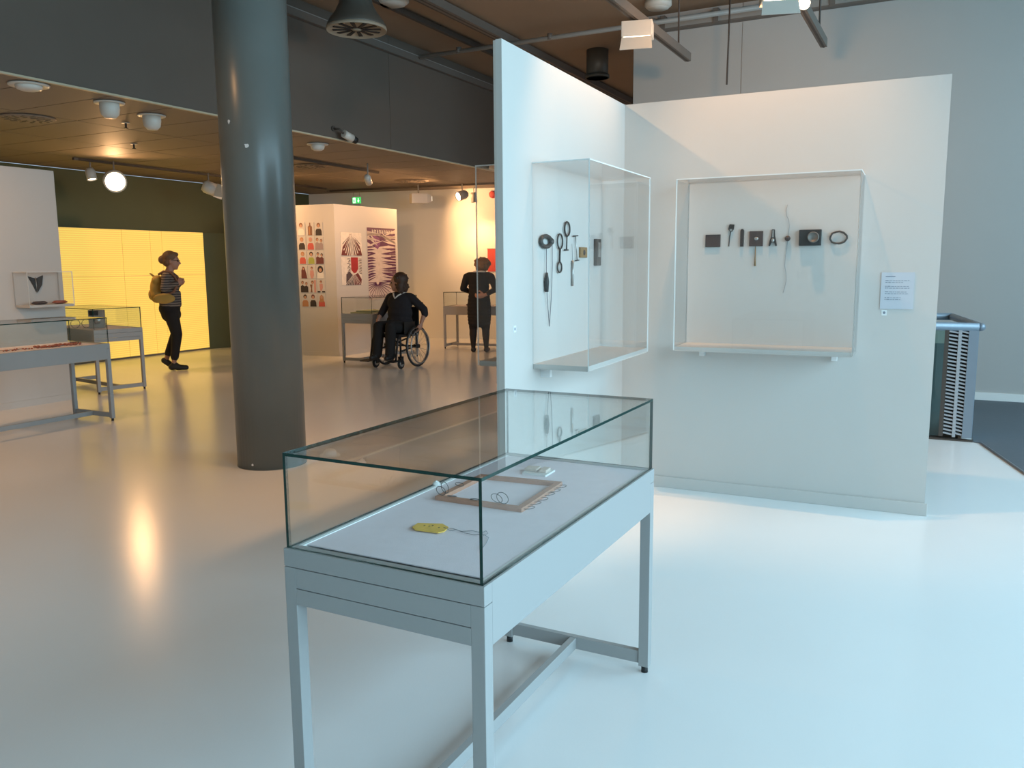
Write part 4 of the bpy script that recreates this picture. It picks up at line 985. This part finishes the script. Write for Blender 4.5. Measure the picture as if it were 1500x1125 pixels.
track_spot('white spotlight with barn doors before the green wall', 306, 275, 2.70, 0.10, 0.20, U * 0.8 + A * 0.9 + dn * 0.45, 200, doors=True, size=90, glow='lamp_glow_soft')
track_spot('small pale spotlight on the track past the column', 539, 263, 2.70, 0.05, 0.16, A * 0.8 - U * 0.35 + dn * 0.6, 110, size=130)
p = at_z(613, 291, 2.68); t = thing('box_spotlight', 'big pale box spotlight before the posters', 'lamp', (p.x, p.y, p.z), R(20))
q = MB(); q.box(-0.15, 0.15, -0.10, 0.10, -0.09, 0.09); q.build('housing', 'lamp_white', t, 0.01)
q = MB(); q.prism([(0.15, -0.09, 0.08), (0.15, -0.09, -0.08), (0.24, -0.06, -0.05), (0.24, -0.06, 0.05)], (0, 0.15, 0)); q.build('snout', 'lamp_white', t)
q = MB(); q.box(0.241, 0.245, -0.05, 0.08, -0.04, 0.04); q.build('lens', 'lamp_glow_soft', t)
q = MB(); q.rod((0, 0, 0.08), (0, 0, Z_LOW - p.z), 0.014, 8); q.build('stem', 'lamp_grey', t)
d_ = Vector((math.cos(R(20)), math.sin(R(20)), 0)); spot('track_lamp', p + d_ * 0.27, p + d_ * 2 + Vector((0, 0, -0.7)), 120, 130, 0.8)
track_spot('tilted can spotlight washing the back wall', 677, 286, 2.72, 0.085, 0.20, Vector((-0.8, -0.62, -0.3)), 190, m='lamp_grey', size=100)
track_spot('upright can spotlight beside the tilted one', 694, 289, 2.72, 0.06, 0.18, dn + A * 0.2, 90, m='lamp_grey', size=110, glow='lamp_glow_soft')
# camera on the fascia
p = on_plane(510, 201, P(0, T_F + 0.12), U); t = thing('fascia_spotlight', 'small dark and white spotlight on the grey fascia', 'lamp', mtx=frame(p, A, -U))
q = MB(); q.tube([(-0.13, 0.12, 0.09), (-0.12, 0.03, 0.08), (-0.08, 0.0, 0.03)], 0.012, 8); q.build('bracket', 'rail_dark', t)
q = MB(); q.rod((-0.08, 0, 0.03), (0.05, -0.02, -0.01), 0.045, 16); q.build('body', 'lamp_white', t); q = MB(); q.rod((0.05, -0.02, -0.01), (0.11, -0.03, -0.03), 0.04, 16); q.build('snout', 'black', t)
q = MB(); q.rod((-0.13, 0.10, 0.09), (-0.13, 0.125, 0.09), 0.03, 14); q.build('base', 'rail_dark', t)

# ------------------------------------------------------------------ light from lamps outside the frame (tracks go on above the viewer; one lamp added for floor warmth)
def hidden_can(label, loc, target, power, size, color=WARM, radius=0.06):
    loc = Vector(loc); d = (Vector(target) - loc).normalized(); mt = Matrix.Translation(loc) @ d.to_track_quat('Z', 'Y').to_matrix().to_4x4()
    t = thing('track_spotlight', label, 'lamp', mtx=mt)
    q = MB(); q.lathe([(0, -0.1), (0.06, -0.1), (0.08, -0.04), (0.08, 0.1), (0.07, 0.1), (0.065, 0.06), (0, 0.06)], 18); q.build('can', 'lamp_white', t)
    top = Z_HIGH if loc.dot(U) > T_F else Z_LOW
    i3 = mt.inverted(); q = MB(); q.rod((0, 0, -0.05), i3 @ Vector((loc.x, loc.y, top)), 0.012, 8); q.build('stem', 'lamp_grey', t)
    spot('ceiling_lamp_offscreen', loc + d * 0.12, target, power, size, 0.85, color, radius)
hidden_can('can spotlight on the high ceiling above the two panels', C(0.85, 0.62, 3.95), C(0.98, 0.02, 1.9), 165, 64, radius=0.03)
hidden_can('can spotlight on the high ceiling facing the edge-on panel', C(0.80, 0.85, 3.95), C(0.0, 0.72, 2.1), 360, 54)
hidden_can('can spotlight on the high ceiling shining over the edge-on panel', C(-2.3, 2.0, 4.1), C(1.25, 0, 2.25), 260, 44)
for lab, s_, t_, s2, t2, z2, pw, sz in (
        ('added can spotlight on the low ceiling nearest the rear wall', 2.2, -7.0, 3.2, -7.0, 0.0, 100, 140),  # unseen lamp added to warm the left floor
        ('can spotlight on the low ceiling washing the left panel', 4.0, -7.0, 5.2, -8.8, 0.9, 70, 110)):
    hidden_can(lab, P(s_, t_, 2.72), P(s2, t2, z2), pw, sz)
hidden_can('can spotlight on the ceiling track before the column', P(2.4, -5.1, 4.05), P(3.2, -4.8, 0.0), 90, 120)

# ------------------------------------------------------------------ people
def add_capsule(bm, p0, p1, r0, r1, seg=14):
    p0, p1 = Vector(p0), Vector(p1); d = p1 - p0; L_ = d.length
    if L_ < 1e-6: d = Vector((0, 0, 1))
    q = d.normalized().to_track_quat('Z', 'Y'); rings = []
    for i in range(1, 5): a = -math.pi / 2 + i * math.pi / 8; rings.append((r0 * math.cos(a), r0 * math.sin(a)))
    for i in range(0, 4): a = i * math.pi / 8; rings.append((r1 * math.cos(a), L_ + r1 * math.sin(a)))
    vs_ = []
    for r, z in rings: vs_.append([bm.verts.new(p0 + q @ Vector((r * math.cos(2 * math.pi * k / seg), r * math.sin(2 * math.pi * k / seg), z))) for k in range(seg)])
    b = bm.verts.new(p0 + q @ Vector((0, 0, -r0))); tt = bm.verts.new(p0 + q @ Vector((0, 0, L_ + r1)))
    for j in range(len(vs_) - 1):
        for k in range(seg): bm.faces.new((vs_[j][k], vs_[j][(k + 1) % seg], vs_[j + 1][(k + 1) % seg], vs_[j + 1][k]))
    for k in range(seg): bm.faces.new((b, vs_[0][(k + 1) % seg], vs_[0][k])); bm.faces.new((tt, vs_[-1][k], vs_[-1][(k + 1) % seg]))
def add_ell(bm, c, r, rot, su, sv):
    m = Euler(rot).to_matrix(); c = Vector(c); f = lambda a, b: bm.verts.new(c + m @ Vector((r[0] * math.cos(a) * math.cos(b), r[1] * math.sin(a) * math.cos(b), r[2] * math.sin(b))))
    lo, hi = f(0, -math.pi / 2), f(0, math.pi / 2)
    rg = [[f(2 * math.pi * i / su, -math.pi / 2 + math.pi * j / sv) for i in range(su)] for j in range(1, sv)]
    for j in range(len(rg) - 1):
        for i in range(su): bm.faces.new((rg[j][i], rg[j][(i + 1) % su], rg[j + 1][(i + 1) % su], rg[j + 1][i]))
    for i in range(su): bm.faces.new((lo, rg[0][(i + 1) % su], rg[0][i])); bm.faces.new((hi, rg[-1][i], rg[-1][(i + 1) % su]))
def blob(name, prims, parent, voxel=0.009, smooth=5):
    """one continuous surface from capsules / ellipsoids; faces take the material of the nearest primitive"""
    bm = bmesh.new(); names = []
    for p in prims:
        if p[0] == 'c': add_capsule(bm, *p[1:5])
        else:
            add_ell(bm, p[1], p[2], p[3], *((10, 6) if max(p[2]) < 0.03 else (20, 12)))
        if p[-1] not in names: names.append(p[-1])
    bmesh.ops.recalc_face_normals(bm, faces=bm.faces)
    me = bpy.data.meshes.new(name); bm.to_mesh(me); bm.free()
    o = bpy.data.objects.new(name, me); COL.objects.link(o)
    r = o.modifiers.new('r', 'REMESH'); r.mode = 'VOXEL'; r.voxel_size = voxel
    s = o.modifiers.new('s', 'SMOOTH'); s.iterations = smooth; s.factor = 0.5
    dg = bpy.context.evaluated_depsgraph_get(); me2 = bpy.data.meshes.new_from_object(o.evaluated_get(dg)); o.modifiers.clear(); o.data = me2; bpy.data.meshes.remove(me)
    me2.name = name; me2.materials.clear()
    for n in names: me2.materials.append(MATS[n])
    nf = len(me2.polygons); cen = np.empty(nf * 3, dtype=np.float32); me2.polygons.foreach_get('center', cen); cen = cen.reshape(-1, 3)
    best = np.full(nf, 1e9); idx = np.zeros(nf, dtype=np.int32)
    for p in prims:
        if p[0] == 'c':
            a, b = np.array(p[1], float), np.array(p[2], float); ab = b - a; h = np.clip(((cen - a) @ ab) / max(ab @ ab, 1e-9), 0, 1)
            dist = np.linalg.norm(cen - (a + h[:, None] * ab), axis=1) - (p[3] + (p[4] - p[3]) * h)
        else:
            mi = np.array(Euler(p[3]).to_matrix().inverted()); loc = (cen - np.array(p[1], float)) @ mi.T; rr = np.array(p[2], float)
            k0 = np.linalg.norm(loc / rr, axis=1); k1 = np.linalg.norm(loc / rr ** 2, axis=1); dist = k0 * (k0 - 1) / np.maximum(k1, 1e-9)
        m = dist < best; best[m] = dist[m]; idx[m] = names.index(p[-1])
    me2.polygons.foreach_set('material_index', idx); me2.polygons.foreach_set('use_smooth', np.ones(nf, dtype=bool)); me2.update()
    o.parent = parent
    return o
def curls(prims, n, r, seed, m, zmin=-9):
    rnd = random.Random(seed); out = list(prims)
    for k in range(n):
        p = prims[k % len(prims)]; v = Vector((rnd.gauss(0, 1), rnd.gauss(0, 1), rnd.gauss(0, 1))).normalized()
        q = Vector(p[1]) + Euler(p[3]).to_matrix() @ Vector((v.x * p[2][0], v.y * p[2][1], v.z * p[2][2]))
        if q.z < zmin: continue
        rr = r * rnd.uniform(.7, 1.3); out.append(('e', tuple(q), (rr, rr * .8, rr), (rnd.uniform(0, 3), 0, rnd.uniform(0, 3)), m))
    return out
def c_(p0, p1, r0, r1, m): return ('c', p0, p1, r0, r1, m)
def e_(c, r, m, rot=(0, 0, 0)): return ('e', c, r, rot, m)
def hand(w_, d, palm_n, side, m='skin', curl=0.4, s=1.0):
    """wrist w_, direction d, palm normal, thumb side vector"""
    w_, d, n, sd = Vector(w_), Vector(d).normalized(), Vector(palm_n).normalized(), Vector(side).normalized(); out = []
    pc = w_ + d * 0.045 * s; out.append(c_(tuple(w_), tuple(w_ + d * 0.08 * s), 0.022 * s, 0.027 * s, m))
    out += [c_(tuple(w_ + d * 0.03 * s + sd * k * 0.022 * s), tuple(w_ + d * 0.085 * s + sd * k * 0.03 * s), 0.016 * s, 0.013 * s, m) for k in (-1, 1)]
    for k, L_ in zip((-1.0, -0.33, 0.33, 1.0), (0.052, 0.066, 0.07, 0.06)):
        b = w_ + d * 0.085 * s + sd * k * 0.03 * s; mid = b + (d + n * curl).normalized() * L_ * .5 * s; tip = mid + (d + n * curl * 2.6).normalized() * L_ * .5 * s
        out += [c_(tuple(b), tuple(mid), 0.0098 * s, 0.009 * s, m), c_(tuple(mid), tuple(tip), 0.009 * s, 0.0078 * s, m)]
    tb = w_ + d * 0.025 * s + sd * 0.025 * s; tm = tb + (d * .6 + sd * .8 + n * .3).normalized() * 0.04 * s; tt = tm + (d * .9 + sd * .2 + n * .5).normalized() * 0.035 * s
    out += [c_(tuple(tb), tuple(tm), 0.013 * s, 0.011 * s, m), c_(tuple(tm), tuple(tt), 0.011 * s, 0.009 * s, m)]
    return out
def head(c, yaw, pitch=0.0, skin='skin'):
    """face along +x of the head frame; c = centre of the skull"""
    m = Euler((0, pitch, yaw)).to_matrix(); rt = (0, pitch, yaw); f = lambda x, y, z: tuple(Vector(c) + m @ Vector((x, y, z)))
    return [e_(f(-0.01, 0, 0.02), (0.098, 0.076, 0.105), skin, rt), e_(f(0.028, 0, -0.045), (0.068, 0.058, 0.075), skin, rt),
            c_(f(0.088, 0, 0.01), f(0.112, 0, -0.03), 0.010, 0.014, skin), c_(f(0.075, -0.018, -0.068), f(0.075, 0.018, -0.068), 0.010, 0.010, 'rose_p'),
            e_(f(0.080, -0.03, 0.005), (0.010, 0.014, 0.008), 'black', rt), e_(f(0.080, 0.03, 0.005), (0.010, 0.014, 0.008), 'black', rt),
            c_(f(0.083, -0.045, 0.028), f(0.09, -0.014, 0.030), 0.007, 0.007, skin), c_(f(0.083, 0.045, 0.028), f(0.09, 0.014, 0.030), 0.007, 0.007, skin),
            e_(f(0.055, 0, -0.10), (0.03, 0.028, 0.022), skin, rt),
            e_(f(-0.005, 0.078, -0.01), (0.022, 0.012, 0.032), skin, rt), e_(f(-0.005, -0.078, -0.01), (0.022, 0.012, 0.032), skin, rt)], f, rt

# -- walking woman with backpack (facing local +x)
W = thing('person', 'person walking in striped top and dark trousers before the yellow wall', 'person', tuple(at_z(254, 542)), R(14))
hp, f, rt = head((0.075, 0, 1.55), 0.0, 0.06)
pr = list(hp)
pr += [c_((0.03, 0, 1.38), (0.055, 0, 1.48), 0.056, 0.052, 'skin')]
pr += [e_((0.02, 0, 1.26), (0.115, 0.165, 0.16), 'sweater_striped'), e_((0.05, 0, 1.22), (0.115, 0.14, 0.12), 'sweater_striped'), e_((0.01, 0, 1.05), (0.125, 0.155, 0.17), 'sweater_striped'), e_((0.015, 0, 0.95), (0.145, 0.175, 0.10), 'sweater_striped'),
       c_((0.01, -0.14, 1.335), (0.01, 0.14, 1.335), 0.06, 0.06, 'sweater_striped'), c_((0.02, 0, 1.36), (0.025, 0, 1.385), 0.075, 0.062, 'sweater_striped'),
       c_((0.13, 0.0, 1.1), (0.135, 0.0, 0.93), 0.04, 0.035, 'sweater_striped')]
for sy, el, hd in ((-1, (-0.02, -0.235, 1.165), (0.135, -0.13, 1.235)), (1, (0.0, 0.235, 1.12), (0.14, 0.13, 1.22))):
    sh_ = (0.01, sy * 0.165, 1.325)
    pr += [c_(sh_, el, 0.058, 0.047, 'sweater_striped'), c_(el, hd, 0.046, 0.034, 'sweater_striped')]
    dv = (Vector(hd) - Vector(el)).normalized(); pr += hand(Vector(hd), dv, (-0.2, -sy, 0), (0, 0, 1), curl=0.9)
pr += [e_((0.005, 0, 0.88), (0.145, 0.175, 0.13), 'cloth_black'), e_((0.02, 0, 0.80), (0.135, 0.17, 0.12), 'cloth_black')]
kf, af = (0.09, -0.075, 0.52), (0.025, -0.07, 0.115)
kr, ar = (0.055, 0.075, 0.53), (-0.085, 0.07, 0.17)
pr += [c_((0.03, -0.085, 0.82), kf, 0.108, 0.074, 'cloth_black'), c_(kf, (0.04, -0.07, 0.2), 0.074, 0.058, 'cloth_black'), c_((0.01, 0.085, 0.82), kr, 0.108, 0.072, 'cloth_black'), c_(kr, (-0.065, 0.07, 0.24), 0.066, 0.05, 'cloth_black')]
pr += [c_((0.035, -0.07, 0.19), af, 0.036, 0.034, 'skin'), c_((-0.068, 0.07, 0.23), ar, 0.036, 0.034, 'skin')]
pr += [c_((-0.01, -0.07, 0.052), (0.07, -0.07, 0.055), 0.046, 0.044, 'black'), c_((0.07, -0.07, 0.045), (0.185, -0.07, 0.038), 0.044, 0.036, 'black'), c_((0.02, -0.07, 0.09), (0.06, -0.07, 0.07), 0.038, 0.04, 'black')]
pr += [c_((-0.125, 0.07, 0.135), (-0.06, 0.07, 0.085), 0.044, 0.044, 'black'), c_((-0.06, 0.07, 0.085), (0.0, 0.07, 0.042), 0.044, 0.036, 'black')]
blob('body', pr, W, 0.009)
hr = [e_(f(-0.028, 0, 0.045), (0.105, 0.088, 0.10), 'hair_ginger', rt), e_(f(-0.055, 0, -0.005), (0.075, 0.082, 0.085), 'hair_ginger', rt), e_(f(-0.125, 0, 0.01), (0.055, 0.055, 0.06), 'hair_ginger', rt), e_(f(0.03, 0, 0.095), (0.06, 0.066, 0.035), 'hair_ginger', rt)]
blob('hair', hr, W, 0.009, 3)
q = MB()
for i in range(2): q.box(-0.005 + 0.0, 0.02, -0.078, 0.078, 0, 0) if False else None
q.tube([f(0.0, -0.086, 0.012), f(0.07, -0.07, 0.012), f(0.098, -0.032, 0.008), f(0.108, 0, 0.014), f(0.098, 0.032, 0.008), f(0.07, 0.07, 0.012), f(0.0, 0.086, 0.012)], 0.003, 5); q.build('glasses', 'black', W)
B = thing('backpack', 'olive yellow backpack worn by the walking person', 'backpack', tuple(W.location), R(14))
blob('bag', [e_((-0.15, 0, 1.16), (0.085, 0.145, 0.17), 'backpack_olive'), e_((-0.15, 0, 1.07), (0.09, 0.15, 0.11), 'backpack_olive'), e_((-0.13, -0.06, 1.28), (0.07, 0.09, 0.07), 'backpack_olive'), e_((-0.13, 0.06, 1.28), (0.07, 0.09, 0.07), 'backpack_olive'), e_((-0.03, -0.185, 1.03), (0.15, 0.03, 0.075), 'backpack_olive')], B, 0.012, 4)
blob('pocket', [e_((-0.225, 0, 1.08), (0.035, 0.10, 0.075), 'backpack_olive')], B, 0.012, 3)
q = MB(); q.tube([(-0.17, -0.03, 1.33), (-0.21, -0.03, 1.37), (-0.22, 0.0, 1.375), (-0.21, 0.03, 1.37), (-0.17, 0.03, 1.33)], 0.010, 6); q.build('carry_loop', 'backpack_olive', B)
for sy in (-1, 1):
    q = MB(); q.tube([(-0.10, sy * 0.10, 1.36), (-0.03, sy * 0.105, 1.405), (0.05, sy * 0.105, 1.395), (0.12, sy * 0.115, 1.33), (0.155, sy * 0.12, 1.24), (0.10, sy * 0.165, 1.12), (-0.06, sy * 0.165, 1.05)], 0.016, 6); q.build('strap', 'brown_p', B)

# -- person in black seen from behind (facing local +x), hand held behind the back
p3 = at_z(703, 516)
S3 = thing('person', 'person in black dress seen from behind with one hand behind the back', 'person', tuple(p3), R(84))
hp, f3, rt3 = head((0.12, -0.05, 1.425), 0.0, 0.65)
pr = list(hp) + [c_((0.0, -0.02, 1.31), (0.07, -0.04, 1.38), 0.055, 0.055, 'skin')]
pr += [e_((0.0, 0, 1.20), (0.125, 0.185, 0.17), 'cloth_black'), c_((0.0, -0.16, 1.275), (0.0, 0.16, 1.275), 0.07, 0.07, 'cloth_black'), c_((0.01, 0, 1.29), (0.03, -0.02, 1.32), 0.09, 0.068, 'cloth_black')]
for i in range(12):
    z_ = 1.10 - i * 0.055; w_ = (0.178, 0.176, 0.178, 0.186, 0.194, 0.200, 0.204, 0.206, 0.206, 0.204, 0.200, 0.195)[i]
    pr.append(e_((-0.01, 0, z_), (0.13 + 0.012 * min(i, 5) / 5, w_, 0.075), 'cloth_black'))
# left arm (local +y is image left): elbow out, forearm forward; right arm bent behind the back
pr += [c_((0.0, 0.205, 1.265), (-0.02, 0.265, 1.07), 0.062, 0.055, 'cloth_black'), c_((-0.02, 0.265, 1.07), (0.16, 0.20, 1.02), 0.052, 0.042, 'cloth_black')] + hand((0.16, 0.20, 1.02), (1, -0.3, -0.1), (0, -0.3, -1), (0, -1, 0.2))
pr += [c_((0.0, -0.205, 1.265), (-0.05, -0.285, 1.06), 0.062, 0.055, 'cloth_black'), c_((-0.05, -0.285, 1.06), (-0.15, -0.17, 0.99), 0.052, 0.040, 'cloth_black'), c_((-0.15, -0.17, 0.99), (-0.165, -0.12, 0.965), 0.032, 0.028, 'skin')] + hand((-0.165, -0.12, 0.965), (-0.15, 1, -0.15), (0.8, 0, 0.3), (0, 0.2, 1), curl=0.3, s=1.1)
for sy in (1, -1):
    pr += [c_((0.0, sy * 0.095, 0.55), (-0.005, sy * 0.105, 0.42), 0.085, 0.075, 'cloth_black'), c_((-0.005, sy * 0.105, 0.44), (-0.02, sy * 0.108, 0.30), 0.066, 0.064, 'stocking'), c_((-0.02, sy * 0.108, 0.30), (0.0, sy * 0.11, 0.09), 0.064, 0.038, 'stocking'), c_((-0.01, sy * 0.11, 0.045), (0.16, sy * 0.12, 0.036), 0.044, 0.036, 'black')]
blob('body', pr, S3, 0.010)
blob('hair', curls([e_(f3(-0.02, 0, 0.04), (0.125, 0.12, 0.12), 'hair_blond', rt3), e_(f3(-0.075, 0, -0.03), (0.085, 0.115, 0.095), 'hair_blond', rt3), e_(f3(-0.07, 0.07, 0.03), (0.07, 0.06, 0.07), 'hair_blond', rt3), e_(f3(-0.07, -0.07, 0.03), (0.07, 0.06, 0.07), 'hair_blond', rt3)], 150, 0.019, 5, 'hair_blond'), S3, 0.0065, 1)
q = MB(); q.tube([(0.02, 0.105, 1.335), (-0.05, 0.07, 1.35), (-0.075, -0.01, 1.352), (-0.05, -0.09, 1.35), (0.02, -0.12, 1.335)], 0.014, 6); q.build('collar', 'collar_white', S3)

# -- wheelchair (local +x is the way it faces, +y its left)
WC = Vector((-1.61, 12.08, 0)); WY = R(-116)
t = thing('wheelchair', 'black wheelchair with large spoked wheels standing on the glossy floor', 'wheelchair', tuple(WC), WY)
def wheel(y, r, camber):
    sg = 1 if y > 0 else -1
    e1, e2 = Vector((1, 0, 0)), Vector((0, -sg * camber, 1)).normalized(); nrm = Vector((0, sg, camber)).normalized()
    c = Vector((0, y, r)); g = MB(); g.ring(c, e1, e2, r - 0.014, r - 0.014, 0.014, 44, 8); o = g.build('wheel', 'tyre', t)
    g = MB(); g.ring(c, e1, e2, r - 0.034, r - 0.034, 0.009, 40, 6); g.build('rim', 'steel', o)
    g = MB(); g.ring(c + nrm * 0.05, e1, e2, r - 0.055, r - 0.055, 0.009, 40, 6); g.build('push_rim', 'steel', o)
    g = MB(); g.rod(c - nrm * 0.06, c + nrm * 0.03, 0.028, 14); g.build('hub', 'rubber', o)
    for i in range(20):
        a = 2 * math.pi * i / 20; d = e1 * math.cos(a) + e2 * math.sin(a); a2 = a + 0.35 * (1 if i % 2 else -1); d2 = e1 * math.cos(a2) + e2 * math.sin(a2)
        g = MB(); g.rod(c + d2 * 0.026, c + d * (r - 0.036), 0.0024, 5); g.build('spoke', 'steel', o)
    g = MB(); g.ell(c + e1 * 0.09 - e2 * 0.16, (0.022, 0.004, 0.03)); g.build('reflector', 'orange_p', o)
wheel(0.27, 0.30, 0.03); wheel(-0.27, 0.30, 0.03)
for y in (0.215, -0.215):
    g = MB(); g.ring((0.36, y, 0.075), (1, 0, 0), (0, 0, 1), 0.057, 0.057, 0.018, 24, 8); o = g.build('caster', 'tyre', t)
    g = MB(); g.rod((0.36, y - 0.022, 0.075), (0.36, y + 0.022, 0.075), 0.040, 14); g.build('caster_hub', 'steel', o)
    g = MB(); g.box(0.33, 0.39, y - 0.028, y - 0.021, 0.07, 0.18); g.box(0.33, 0.39, y + 0.021, y + 0.028, 0.07, 0.18); g.box(0.33, 0.39, y - 0.028, y + 0.028, 0.165, 0.18); g.build('fork', 'black', o)
    g = MB(); g.tube([(0.36, y, 0.18), (0.36, y, 0.25)], 0.016, 8); g.tube([(-0.06, y, 0.30), (0.2, y, 0.27), (0.36, y, 0.25)], 0.014, 8); g.tube([(-0.12, y, 0.88), (-0.115, y, 0.50), (-0.07, y, 0.42), (-0.05, y, 0.28)], 0.014, 8); g.tube([(-0.06, y, 0.46), (0.38, y, 0.48), (0.43, y, 0.40), (0.49, y, 0.13)], 0.014, 8); g.tube([(0.36, y, 0.25), (0.36, y, 0.475)], 0.014, 8); g.build('side_frame', 'black', t)
    g = MB(); g.tube([(-0.12, y, 0.87), (-0.14, y, 0.905), (-0.24, y, 0.91)], 0.017, 8); g.build('push_handle', 'rubber', t)
    g = MB(); g.prism([(0.43, y - 0.10, 0.125), (0.61, y - 0.10, 0.115), (0.61, y + 0.05, 0.115), (0.43, y + 0.05, 0.125)], (0, 0, 0.012)); g.build('footplate', 'black', t)
    g = MB(); g.box(-0.02, 0.26, y + (0.0 if y > 0 else -0.008), y + (0.008 if y > 0 else 0.0), 0.49, 0.66); g.build('side_guard', 'black', t)
    g = MB(); g.tube([(0.0, y, 0.25), (0.12, y, 0.18), (0.12, y, 0.12)], 0.008, 6); g.build('brake_lever', 'steel', t)
g = MB(); g.box(-0.11, 0.40, -0.21, 0.21, 0.445, 0.483); g.build('seat', 'cloth_black', t, 0.01)
g = MB(); g.box(-0.135, -0.108, -0.21, 0.21, 0.50, 0.86); g.build('backrest', 'cloth_black', t, 0.008)
g = MB(); g.tube([(0.1, -0.215, 0.27), (0.1, 0.215, 0.44)], 0.012, 8); g.tube([(0.1, 0.215, 0.27), (0.1, -0.215, 0.44)], 0.012, 8); g.rod((0, -0.25, 0.30), (0, 0.25, 0.30), 0.014); g.build('cross_brace', 'black', t)
SP = thing('person', 'person in dark shirt seated in the wheelchair looking aside', 'person', tuple(WC), WY)
hp, f4, rt4 = head((0.045, -0.02, 1.215), R(-62), 0.05)
pr = list(hp) + [c_((0.02, 0, 1.06), (0.035, -0.01, 1.14), 0.055, 0.052, 'skin')]
pr += [e_((0.02, 0, 0.92), (0.135, 0.20, 0.16), 'cloth_navy'), e_((0.03, 0, 0.78), (0.14, 0.20, 0.16), 'cloth_navy'), e_((0.04, 0, 0.66), (0.155, 0.205, 0.13), 'cloth_navy'), c_((0.0, -0.16, 1.005), (0.0, 0.16, 1.005), 0.066, 0.066, 'cloth_navy'), c_((0.01, 0, 1.02), (0.02, 0, 1.06), 0.085, 0.064, 'cloth_navy')]
pr += [c_((0.0, 0.185, 0.995), (-0.03, 0.375, 0.83), 0.064, 0.056, 'cloth_navy'), c_((-0.03, 0.375, 0.83), (-0.02, 0.395, 0.765), 0.055, 0.050, 'cloth_navy'), c_((-0.02, 0.395, 0.78), (0.03, 0.365, 0.645), 0.036, 0.028, 'skin')] + hand((0.03, 0.365, 0.645), (0.15, -0.18, -1), (0.1, -1, -0.2), (1, 0, 0), curl=0.6)
pr += [c_((0.0, -0.185, 0.995), (0.02, -0.30, 0.80), 0.064, 0.056, 'cloth_navy'), c_((0.02, -0.30, 0.80), (0.05, -0.325, 0.745), 0.055, 0.050, 'cloth_navy'), c_((0.05, -0.32, 0.76), (0.13, -0.325, 0.655), 0.036, 0.028, 'skin')] + hand((0.13, -0.325, 0.655), (0.5, 0.1, -1), (0.1, 1, -0.2), (1, 0, 0), curl=0.6)
pr += [e_((0.04, 0, 0.57), (0.16, 0.185, 0.09), 'cloth_black')]
for sy in (1, -1):
    kn = (0.42, sy * 0.10, 0.60); an = (0.47, sy * 0.11, 0.22)
    pr += [c_((0.06, sy * 0.095, 0.575), kn, 0.098, 0.082, 'cloth_black'), c_(kn, an, 0.080, 0.072, 'cloth_black'), c_((0.46, sy * 0.11, 0.185), (0.585, sy * 0.125, 0.172), 0.045, 0.038, 'black')]
blob('body', pr, SP, 0.009)
blob('hair', curls([e_(f4(-0.05, 0, 0.045), (0.112, 0.112, 0.108), 'hair_brown', rt4), e_(f4(-0.05, 0, -0.02), (0.09, 0.10, 0.10), 'hair_brown', rt4), e_(f4(-0.05, 0.07, -0.06), (0.065, 0.055, 0.095), 'hair_brown', rt4), e_(f4(-0.05, -0.07, -0.06), (0.065, 0.055, 0.095), 'hair_brown', rt4), e_(f4(-0.09, 0, -0.07), (0.065, 0.095, 0.085), 'hair_brown', rt4), e_(f4(0.04, 0, 0.095), (0.055, 0.07, 0.035), 'hair_brown', rt4)][:5], 70, 0.018, 8, 'hair_brown'), SP, 0.007, 1)
q = MB(); q.tube([(-0.04, 0.085, 1.085), (0.06, 0.085, 1.07), (0.125, 0.035, 1.03), (0.15, 0.0, 0.99), (0.125, -0.035, 1.03), (0.06, -0.085, 1.07), (-0.04, -0.085, 1.085)], 0.011, 6); q.build('collar', 'collar_white', SP)
